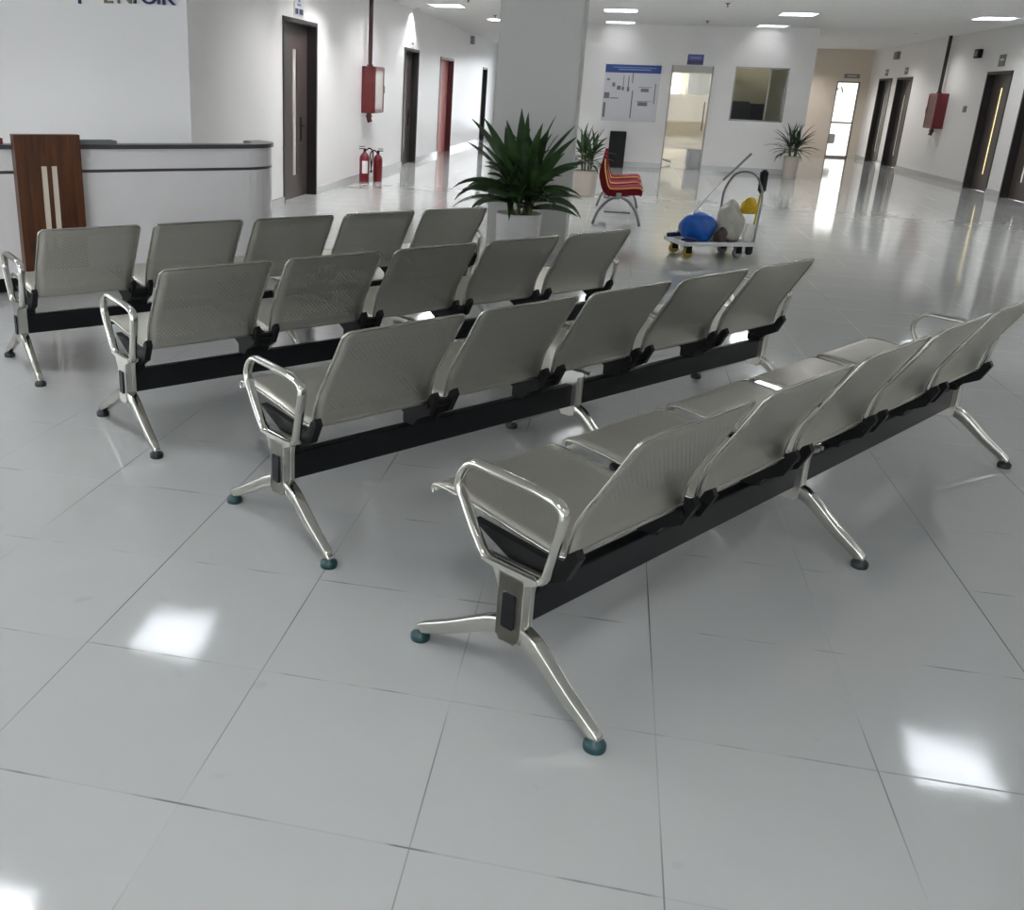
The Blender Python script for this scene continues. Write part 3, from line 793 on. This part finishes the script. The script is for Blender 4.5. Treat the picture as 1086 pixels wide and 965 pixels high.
# ------------------------------------------------------------------ signs, board, wall devices
def plate(name, loc, rz, w, h, label, base, marks):
    """small sign plate facing local -y"""
    t = thing(name, loc, rz, label, 'sign')
    MB().box(-w/2, w/2, -.012, 0, -h/2, h/2, .002).build('plate', M[base], t)
    for m_, rects in marks:
        mb = MB()
        for x0, x1, z0, z1 in rects: mb.box(x0*w, x1*w, -.0135, -.0115, z0*h, z1*h)
        mb.build('print', M[m_], t)
    return t
plate('door_sign', (-4.0, 12.05, 2.335), PI/2, .36, .2, 'small white sign with blue print above the nearest dark door', 'white_plastic',
      [('navy', [(-.42, -.1, -.42, -.1), (.02, .42, -.42, -.1)]), ('pale_blue_print', [(-.2, .2, .05, .2), (-.12, .12, .27, .42)])])
plate('door_sign', (1.42, 21.6, 2.20), 0, .32, .2, 'violet sign above the glass office door', 'violet_print', [('navy', [(-.5, .5, -.5, -.1)]), ('pale_blue_print', [(-.35, .35, .1, .25)])])
plate('door_sign', (6.6, 19.9, 2.28), -PI/2, .3, .2, 'small grey sign above the brown door with the lit strip', 'grey_plastic', [('white_plastic', [(-.3, .3, .0, .15)])])
plate('door_sign', (6.6, 26.0, 2.24), -PI/2, .26, .16, 'small grey sign above the nearer of the two far brown doors', 'grey_plastic', [('white_plastic', [(-.3, .3, .0, .15)])])
plate('door_sign', (6.6, 27.8, 2.24), -PI/2, .26, .16, 'small grey sign above the farther of the two far brown doors', 'grey_plastic', [('white_plastic', [(-.3, .3, .0, .15)])])
plate('door_sign', (6.13, 29.5, 2.17), 0, .4, .11, 'dark sign above the bright glass door at the corridor end', 'grey_plastic', [('white_plastic', [(-.3, .3, -.1, .1)])])
plate('door_sign', (-4.0, 18.9, 2.24), PI/2, .3, .12, 'pale sign above the second dark door on the left wall', 'white_plastic', [('grey_print', [(-.3, .3, -.2, .2)])])
t = thing('notice_board', (.19, 21.598, 1.5), 0, 'white notice board with a blue header and faint plan on the back wall', 'board')
MB().box(-.57, .57, -.02, 0, -.57, .56, .004).build('panel', M['board_white'], t)
MB().box(-.57, .57, -.024, -.0195, .40, .56).build('header', M['blue_print'], t)
MB().box(-.30, .36, -.0255, -.0235, .455, .475).box(-.42, .47, -.0255, -.0235, .50, .512).build('header_text', M['pale_blue_print'], t)
dg = MB()
rnd = random.Random(4)
for x0, x1, z0, z1 in ((.02, .045, -.5, .05), (-.18, -.165, .10, .35), (-.08, -.06, .05, .34), (.0, .02, .2, .40), (-.52, -.46, .24, .28), (-.40, -.34, .12, .20), (-.30, -.22, .06, .14), (-.2, -.15, .05, .12), (-.09, -.04, .03, .12),
                       (.20, .36, .03, .10), (.15, .42, .12, .13), (.16, .36, -.25, -.17), (.12, .45, -.16, -.15), (-.55, -.44, -.12, .0), (-.42, -.25, -.12, -.10), (-.55, -.5, -.5, -.2), (.48, .5, -.2, .2)):
    dg.box(x0, x1, -.0215, -.0195, z0, z1)
dg.build('plan_print', M['grey_print'], t)
def device(name, loc, sx, sy, sz, label, cat, mat='black'):
    t = thing(name, loc, 0, label, cat)
    MB().box(-sx/2, sx/2, -sy/2, sy/2, -sz/2, sz/2, .006).build('case', M[mat], t)
    MB().box(-sx/2-.004*(1 if loc[0] > 0 else -1), -sx/2+.004, -sy*.3, sy*.3, -sz*.3, sz*.3).build('front_plate', M['grey_plastic'], t)
device('emergency_light', (6.56, 21.12, 2.44), .08, .24, .16, 'small dark emergency light high on the right wall', 'light')
device('wall_speaker', (6.56, 26.99, 2.62), .08, .3, .18, 'small grey speaker above the far pair of brown doors', 'speaker', 'grey_plastic')
device('thermostat', (6.585, 21.3, 1.43), .03, .14, .12, 'small grey thermostat beside the brown door with the lit strip', 'thermostat', 'grey_plastic')
device('emergency_light', (-3.96, 26.4, 2.68), .08, .3, .2, 'small grey emergency light high on the left corridor wall', 'light', 'grey_plastic')
def sprinkler(x, y, lb):
    t = thing('sprinkler', (x, y, CEIL), 0, lb, 'sprinkler')
    MB().lathe([(.04, 0), (.042, -.006), (.02, -.012), (.012, -.03)], 16).build('rosette', M['grey_plastic'], t)
    MB().lathe([(.008, -.03), (.008, -.05), (.022, -.052), (.022, -.055)], 12).build('deflector', M['dark_steel'], t)
sprinkler(1.46, 16.5, 'sprinkler on the ceiling before the back wall, nearer one'); sprinkler(1.46, 20.2, 'sprinkler on the ceiling close to the back wall')
sprinkler(-2.6, 16.6, 'sprinkler on the ceiling at the mouth of the left corridor'); sprinkler(-2.58, 20.0, 'sprinkler on the ceiling inside the left corridor')

# ------------------------------------------------------------------ fire equipment
def hose_cabinet(loc, s, label, pipe_mat, py, pipe_x):
    """s = +1 when the cabinet faces +x"""
    t = thing('fire_hose_cabinet', loc, 0, label, 'fire hose cabinet')
    W, D, H_ = .62, .2, .70
    MB().box(0, s*D, -W/2, W/2, 0, H_, .006).build('cabinet_body', M['red_metal'], t)
    dr = MB()
    for a, b, c, e in ((-W/2+.01, -W/2+.06, .01, H_-.01), (W/2-.06, W/2-.01, .01, H_-.01), (-W/2+.01, W/2-.01, .01, .06), (-W/2+.01, W/2-.01, H_-.06, H_-.01)): dr.box(s*D, s*(D+.018), a, b, c, e, .003)
    do = dr.build('cabinet_door', M['red_metal'], t)
    MB().box(s*(D+.004), s*(D+.01), -W/2+.06, W/2-.06, .06, H_-.06).build('door_glass', M['strip_glass' if s > 0 else 'dark_red_metal'], do)
    MB().box(s*(D+.018), s*(D+.035), W/2-.045, W/2-.025, .3, .42, .003).build('handle', M['galv'], do)
    pp = MB(); pp.tube([(s*pipe_x, py, H_-.02), (s*pipe_x, py, CEIL-loc[2]-.002)], .035, 12); pp.lathe([(.05, 0), (.05, .03)], 14, (s*pipe_x, py, H_-.002))
    pp.build('supply_pipe', M[pipe_mat], t)
    v = MB(); v.tube([(s*pipe_x, py, .02), (s*pipe_x, py, -.08), (s*(pipe_x+.02), py, -.14)], .04, 12); v.lathe([(.055, 0), (.055, .02)], 12, (s*pipe_x, py, -.06))
    v.build('valve', M['dark_red_metal'], t)
hose_cabinet((-4.0, 15.5, 1.04), 1, 'dark red fire hose cabinet with riser pipe on the left wall', 'pipe_red', -.16, .09)
hose_cabinet((6.6, 22.75, 1.02), -1, 'dark red fire hose cabinet with black pipe on the right wall', 'pipe_black', .05, .1)
def extinguisher(x, y, label, rz, scale=1):
    t = thing('fire_extinguisher', (x, y, 0), rz, label, 'fire extinguisher', 'fire extinguishers by the left wall'); t.scale = (scale,)*3
    MB().lathe([(.074, 0), (.08, .012), (.08, .36), (.072, .40), (.05, .435), (.028, .45), (.026, .47)], 24).build('cylinder_body', M['red_metal'], t)
    lb_ = MB(); V = [(.0812*math.cos(-.6+1.2*k/8), .0812*math.sin(-.6+1.2*k/8), z) for z in (.14, .33) for k in range(9)]
    lb_.add(V, [(k, k+1, k+10, k+9) for k in range(8)], True); lb_.build('body_label', M['white_plastic'], t)
    MB().box(-.02, .02, -.02, .02, .465, .51, .004).box(-.015, .015, -.09, .015, .505, .52, .003).box(-.015, .015, -.09, .0, .54, .55, .003).build('valve_head', M['black'], t)
    h = smooth_path([(0, .02, .49), (0, .08, .52), (.02, .13, .46), (.03, .115, .3), (.03, .10, .15)], 6)
    MB().tube(h, .011, 8).build('hose', M['black'], t)
extinguisher(-3.86, 14.93, 'red fire extinguisher nearer the wall under the hose cabinet', -1.2)
extinguisher(-3.69, 15.12, 'slightly shorter red extinguisher standing right of its twin', 2.2, .93)

# ------------------------------------------------------------------ potted plants
def leaf(mb, base, az, length, width, lift, droop, twist=0, segs=9, fold=.25):
    """one strap leaf: starts at 'base' going out at azimuth az with elevation lift, bending down by droop"""
    p = Vector(base); el = lift; step = length/segs; L_ = []; 
    prof = [.45, .75, .95, 1, .98, .9, .76, .56, .32, .02]
    side = Vector((-math.sin(az), math.cos(az), 0))
    for i in range(segs+1):
        dirv = Vector((math.cos(az)*math.cos(el), math.sin(az)*math.cos(el), math.sin(el)))
        w = width*prof[min(i*9//segs, 9)]/2
        nn = side.cross(dirv).normalized()*-1
        tw = twist*(.45+.55*i/segs)
        sd = side*math.cos(tw)+nn*math.sin(tw)
        L_.append((p+sd*w+nn*w*fold, p.copy(), p-sd*w+nn*w*fold))
        p = p+dirv*step; el -= droop/segs*(.5+i/segs)
    th = .0012; V = []; Fc = []
    for s in (1, -1):
        for a, b, c in L_: V += [a+Vector((0, 0, s*th)), b+Vector((0, 0, s*th)), c+Vector((0, 0, s*th))]
    n = segs+1
    for s in range(2):
        for i in range(segs):
            o = s*3*n+i*3
            Fc += [(o, o+1, o+4, o+3), (o+1, o+2, o+5, o+4)]
    mb.add(V, Fc, True)
def pot(t, r, h, mat, taper=.86):
    MB().lathe([(r*taper*.96, 0), (r*taper, .01), (r*.98, h*.75), (r, h-.02), (r, h), (r*.94, h), (r*.93, h-.05), (0.0, h-.05)], 36).build('pot', M[mat], t)
    MB().lathe([(r*.93, h-.06), (r*.93, h-.035), (r*.5, h-.022), (0, h-.02)], 28).build('soil', M['soil'], t)
def big_plant():
    t = thing('potted_plant', (-.76, 8.32, 0), 0, 'large broad-leaved plant in a white pot before the grey column', 'plant')
    pot(t, .197, .46, 'pot_white', .94)
    rd = random.Random(11); fo = MB(); stems = MB(); z0 = .43
    canes = [(-.05, .0, .16, .30), (.06, .03, .10, .34), (.0, -.06, .05, .22), (.03, .09, .2, .2), (-.08, .07, .1, .26), (.09, -.05, .1, .2)]
    for cx, cy, lean, hh in canes:
        a = math.atan2(cy, cx); top = Vector((cx+math.cos(a)*lean*.4, cy+math.sin(a)*lean*.4, z0+hh))
        stems.tube([(cx, cy, z0-.02), ((cx+top.x)/2, (cy+top.y)/2, z0+hh*.5), top], .016, 8)
        nl = 11
        for k in range(nl):
            f_ = k/(nl-1); az = a+k*2.399+rd.uniform(-.3, .3)
            lift = .25+1.05*f_+rd.uniform(-.12, .12)
            ln = rd.uniform(.40, .55)*(1.0 if f_ < .8 else .95)
            b_ = Vector((cx, cy, z0)).lerp(top, .35+.65*f_)
            leaf(fo, b_, az, ln, rd.uniform(.075, .1), lift, rd.uniform(.5, 1.3)*(1.25-f_*.8), rd.choice((-1, 1))*rd.uniform(.3, 1.1))
    # marked leaves of the silhouette (seen from the benches: right = +x)
    for az, lift, ln, dr, w in ((PI, 1.12, .74, .45, .11), (PI+.3, 1.2, .70, .3, .11), (PI*.9, .85, .66, .5, .09), (-1.75, 1.45, .72, .12, .11), (-1.4, 1.42, .70, .2, .09), (-.3, .98, .66, .3, .08), (.2, 1.1, .70, .3, .08), (-.5, .7, .58, .6, .08), (.5, 1.3, .7, .2, .09),
                               (PI+.35, .55, .60, 1.4, .075), (PI+.1, .4, .58, 1.6, .07), (PI-.3, .5, .5, 1.3, .06), (-.75, .35, .44, 1.9, .075), (-.1, .45, .50, 1.2, .065), (-2.2, .55, .45, 1.5, .075), (-1.0, 1.25, .66, .25, .09), (-2.0, 1.25, .68, .3, .1)):
        leaf(fo, (.04*math.cos(az), .04*math.sin(az), z0+.18), az, ln, w, lift, dr, (.95 if math.cos(az) < 0 else -.95)*abs(math.cos(az)))
    stems.build('stem', M['stem'], t); fo.build('foliage', M['leaf'], t)
big_plant()
def small_plant(loc, label, r, h, potm, nl, ln, w, leafm, seed, zt):
    t = thing('potted_plant', loc, 0, label, 'plant')
    pot(t, r, h, potm)
    rd = random.Random(seed); fo = MB(); stems = MB()
    for q in range(4):
        a = q*PI/2+.4; cx, cy = .06*math.cos(a), .06*math.sin(a); top = Vector((cx*1.6, cy*1.6, h+zt*(.7+.3*rd.random())))
        stems.tube([(cx, cy, h-.05), top], .014, 8)
        for k in range(nl):
            f_ = k/(nl-1)
            leaf(fo, Vector((cx, cy, h)).lerp(top, .3+.7*f_), a+k*2.399+rd.uniform(-.3, .3), ln*rd.uniform(.8, 1.1), w*rd.uniform(.8, 1.2), .05+1.3*f_+rd.uniform(-.15, .15), rd.uniform(.5, 1.4)*(1.3-f_*.8), rd.uniform(-.4, .4))
    stems.build('stem', M['stem'], t); fo.build('foliage', M[leafm], t)
small_plant((-.40, 14.85, 0), 'leafy plant in a beige pot between the column and the maroon chairs', .185, .37, 'pot_beige', 13, .42, .05, 'leaf', 5, .3)
small_plant((3.46, 20.75, 0), 'spiky plant in a pale pot by the corridor corner near the office window', .15, .42, 'pot_beige', 15, .5, .045, 'leaf_fine', 9, .26)

# ------------------------------------------------------------------ black box by the back wall
t = thing('floor_speaker', (.02, 21.25, 0), 0, 'black box standing against the back wall behind the maroon chairs', 'box')
MB().box(-.17, .17, -.18, .18, 0, .73, .01).build('case', M['black'], t)
MB().box(-.145, .145, -.192, -.18, .05, .69, .004).build('front_panel', M['plinth'], t)

# ------------------------------------------------------------------ row of plastic chairs on a beam
t = thing('plastic_seat_row', (-.02, 11.4, 0), 0, 'row of maroon plastic seats with yellow piping, in front of the black box', 'bench')
shell_prof = smooth_path([(-.115, 0, .775), (-.105, 0, .66), (-.07, 0, .52), (-.035, 0, .44), (.03, 0, .405), (.14, 0, .41), (.27, 0, .425), (.345, 0, .425), (.375, 0, .395)], 4)
def shell_mesh(mat):
    mb = MB(); W = .43; th = .012; cols = 8; n = len(shell_prof); V = []; Fc = []
    for s in (0, 1):
        for i, p in enumerate(shell_prof):
            dd = (shell_prof[min(i+1, n-1)]-shell_prof[max(i-1, 0)]).normalized(); nn = Vector((dd.z, 0, -dd.x))
            f_ = i/(n-1); ws = W*(1-.12*(max(0, .12-f_)/.12)**2-.10*(max(0, f_-.9)/.1)**2)
            for c in range(cols+1):
                u = c/cols*2-1; V.append(p-nn*s*th+Vector((0, u*ws/2, .02*u*u if f_ > .45 else 0))+Vector((.03*u*u if f_ <= .45 else 0, 0, 0)))
    C = cols+1
    for s in (0, 1):
        for i in range(n-1):
            for c in range(cols): a = s*n*C+i*C+c; Fc.append((a, a+1, a+C+1, a+C))
    o = n*C
    for i in range(n-1):
        for c in (0, cols): a = i*C+c; Fc.append((a, a+C, o+a+C, o+a))
    for i in (0, n-1):
        for c in range(cols): a = i*C+c; Fc.append((a, a+1, o+a+1, o+a))
    # deep side walls
    mb.add(V, Fc, True)
    for sy in (-1, 1):
        Vs = []; Fs = []
        for i, p in enumerate(shell_prof):
            f_ = i/(n-1); k_ = min(1, max(0, (f_-.28)/.22)); k_ = k_*k_*(3-2*k_)
            off = Vector((-1, 0, 0)).lerp(Vector((0, 0, -1)), k_).normalized()*.085*min(1, f_/.25+.15, (1-f_)/.10+.3)
            q = p+Vector((.03 if f_ <= .45 else 0, sy*W/2*.965, .02 if f_ > .45 else 0))
            Vs += [q, q+off, q+off-Vector((0, sy*.008, 0)), q-Vector((0, sy*.008, 0))]
        for i in range(n-1):
            for k in range(4): Fs.append((i*4+k, i*4+(k+1) % 4, i*4+4+(k+1) % 4, i*4+4+k))
        mb.add(Vs, Fs, True)
    me = mb.mesh('seat_shell'); me.materials.append(M[mat]); return me
def piping_mesh(mat):
    mb = MB(); W = .43; n = len(shell_prof)
    for sy in (-1, 1):
        mb.tube([p+Vector((.03 if i/(n-1) <= .45 else 0, sy*W/2*.97, .022 if i/(n-1) > .45 else 0)) for i, p in enumerate(shell_prof)][1:-1], .009, 8)
    me = mb.mesh('piping'); me.materials.append(M[mat]); return me
sm = shell_mesh('shell_red')
for i, k in enumerate(('shell_yellow', 'shell_pink', 'shell_yellow')):
    o = link('seat_shell', sm, t); o.location = (0, .25+i*.78, 0)
    p_ = link('piping', piping_mesh(k), o)
MB().box(.08, .14, .0, 2.1, .33, .38, .004).build('beam', M['dark_steel'], t)
for i in range(3):
    MB().box(-.02, .26, .25+i*.78-.1, .25+i*.78-.07, .375, .40, .004).box(-.02, .26, .25+i*.78+.07, .25+i*.78+.1, .375, .40, .004).build('seat_support', M['dark_steel'], t)
for y in (.06, 2.0):
    for s in (-1, 1):
        pth = smooth_path([(.11+s*.01, y, .34), (.11+s*.12, y, .285), (.11+s*.22, y, .16), (.11+s*.27, y, .012)], 5)
        MB().tube(pth, .018, 10).build('leg', M['dark_steel'], t)
        pth = smooth_path([(.11+s*.20, y+.12, .30), (.11+s*.24, y+.06, .22), (.11+s*.26, y+.02, .16)], 4)
    MB().tube([(-.04, y, .16), (.26, y, .16)], .012, 8).build('stretcher', M['dark_steel'], t)

# ------------------------------------------------------------------ cleaning trolley and its load
CT = Vector((.80, 9.43, 0)); ca = math.atan2(.20, .47)
t = thing('platform_trolley', (CT.x, CT.y, 0), ca, 'flat grey trolley carrying cleaning bags on the open floor', 'trolley')
dk = MB(); dk.box(-.10, .62, -.04, .36, .125, .15, .008); dk.build('deck', M['trolley_grey'], t)
MB().box(-.11, -.085, -.05, .37, .118, .16, .006).box(-.1, .63, -.052, -.035, .118, .158, .006).box(.61, .635, -.05, .37, .118, .16, .006).box(-.1, .63, .355, .372, .118, .158, .006).build('deck_edge', M['white_plastic'], t)
wheel_xy = ((-.02, .31), (-.02, .02), (.50, .31), (.50, .02))
for i, (x, y) in enumerate(wheel_xy):
    wv = MB(); V = MB()
    ax = Matrix.Translation((x, y, .05)) @ Matrix.Rotation(PI/2, 4, 'X')
    ringp = [(.018, -.02), (.045, -.02), (.05, -.014), (.05, .014), (.045, .02), (.018, .02)]
    w2 = MB().lathe(ringp, 20); w2.v = [tuple(ax @ Vector(v)) for v in w2.v]
    o = w2.build('wheel', M['yellow_wheel'] if i in (0, 1) else M['dark_steel' if i == 9 else 'grey_plastic'], t)
    fk = MB().box(x-.03, x+.03, y-.028, y-.022, .045, .125, .002).box(x-.03, x+.03, y+.022, y+.028, .045, .125, .002).box(x-.035, x+.035, y-.03, y+.03, .115, .127, .002)
    fk.build('caster_fork', M['black'], o)
hd = MB(); hd.tube(round_path([(.63, -.02, .14), (.66, -.02, .62), (.62, .10, .80), (.50, .24, .80), (.44, .34, .62), (.46, .36, .14)], [.05, .15, .08, .08, .15, .05], 6, False), .011, 10)
hd.build('handle', M['dark_steel'], t)
# load
def P(u, v, z): c, s = math.cos(ca), math.sin(ca); return (CT.x+u*c-v*s, CT.y+u*s+v*c, z)
def blob(name, loc, rad, seed, mat, label, cat, neck=None, amp=.12):
    """lumpy sack"""
    rd = random.Random(seed); bm = bmesh.new(); bmesh.ops.create_icosphere(bm, subdivisions=4, radius=1)
    ph = [(rd.uniform(0, 6), rd.uniform(2, 6), Vector((rd.uniform(-1, 1), rd.uniform(-1, 1), rd.uniform(-1, 1)))) for _ in range(9)]
    for v in bm.verts:
        n_ = v.co.normalized(); k = 1+sum(math.sin(p+f_*n_.dot(d_))*amp/4 for p, f_, d_ in ph)
        c = n_*k; c.z = max(c.z, -.72)
        v.co = Vector((c.x*rad[0], c.y*rad[1], (c.z+.72)*rad[2]))
        if neck and n_.z > .75: 
            q = (n_.z-.75)/.25; v.co.x *= 1-.55*q; v.co.y *= 1-.55*q; v.co.z += neck*q*q
    me = bpy.data.meshes.new(name); bm.to_mesh(me); bm.free()
    me.polygons.foreach_set('use_smooth', [True]*len(me.polygons)); me.materials.append(M[mat])
    o = link(name, me); o.location = loc; return tag(o, label, cat)
blob('blue_bag', P(.11, .17, .151), (.175, .14, .155), 3, 'blue_plastic', 'bright blue plastic bag lying on the trolley deck', 'bag', .0, .16)
blob('refuse_bag', P(.45, .17, .151), (.14, .14, .215), 8, 'bag_grey', 'pale grey refuse bag standing on the trolley behind the blue bag', 'bag', .02, .26)
blob('brown_rag', P(.30, .02, .151), (.065, .05, .085), 5, 'brown_cloth', 'crumpled brown rag between the blue and grey bags', 'cloth', 0, .3)
blob('yellow_rag', P(.67, .2, .40), (.075, .035, .085), 6, 'yellow_cloth', 'yellow rag hanging on the trolley handle', 'cloth', 0, .3)
blob('navy_rag', P(-.01, .03, .156), (.075, .04, .022), 12, 'navy_cloth', 'folded navy rag at the left end of the trolley deck', 'cloth', 0, .2)
o = tag(MB().box(-.045, .045, -.012, .012, 0, .17, .006).build('white_pad', M['white_cloth']), 'white pad leaning inside the right end of the trolley', 'pad')
o.location = P(.575, .01, .158); o.rotation_euler = (0, .12, ca)
t = thing('floor_squeegee', P(.735, .20, 0), ca, 'yellow-handled floor tool with a black pad standing at the trolley', 'squeegee')
MB().tube([(-.01, 0, .04), (.03, 0, .62)], .012, 10).build('pole', M['yellow_paint'], t)
MB().box(-.045, .03, -.02, .02, 0, 0.1, .012).build('head', M['black'], t)
MB().box(-.005, .07, -.03, .03, .60, .82, .018).build('grip_pad', M['black'], t)
st_a, st_b = Vector(P(.02, .1, .36)), Vector(P(.42, .34, .70))
t = thing('mop', (0, 0, 0), 0, 'mop with a thin pale pole lying across the trolley load', 'mop')
MB().tube([Vector(P(-.04, .29, .185)), st_b, Vector(P(.72, .45, .93))], .009, 8).build('pole', M['white_plastic'], t)
MB().tube([st_b, Vector(P(.75, .46, .95))], .012, 8).build('grip', M['grey_plastic'], t)
MB().box(-.1, .1, -.02, .02, -.01, .03, .008, Matrix.Translation(P(-.04, .29, .173))@Matrix.Rotation(ca+.4, 4, 'Z')).build('mop_head', M['navy_cloth'], t)

# ------------------------------------------------------------------ world light through the rear glazing
w = bpy.data.worlds.new('sky'); scene.world = w; w.use_nodes = True
bg = w.node_tree.nodes['Background']
skyt = w.node_tree.nodes.new('ShaderNodeTexSky'); skyt.sky_type = 'PREETHAM'; skyt.turbidity = 8
bg.inputs['Color'].default_value = (.92, .96, 1.0, 1); bg.inputs['Strength'].default_value = 2.7
for nm, loc, rot, sx, sy in [('portal', (-1.5, -6.15, 1.45), (PI/2, 0, PI), 13, 2.3), ('portal', (-9.15, 1.05, 1.45), (PI/2, 0, PI/2), 11.1, 2.3)]:
    l = bpy.data.lights.new(nm, 'AREA'); l.shape = 'RECTANGLE'; l.size = sx; l.size_y = sy; l.cycles.is_portal = True
    o = bpy.data.objects.new(nm, l); COL.objects.link(o); o.location = loc
    o.rotation_euler = (PI/2, 0, 0) if loc[1] < -6 else (PI/2, 0, -PI/2)

# ------------------------------------------------------------------ view
vs = scene.view_settings
vs.view_transform = 'Standard'; vs.look = 'None'; vs.gamma = 1; vs.use_curve_mapping = False; vs.exposure = 1.52
scene.cycles.max_bounces = 10; scene.cycles.transparent_max_bounces = 24; scene.cycles.use_denoising = True
scene.cycles.sample_clamp_indirect = 6; scene.cycles.caustics_reflective = False; scene.cycles.caustics_refractive = False
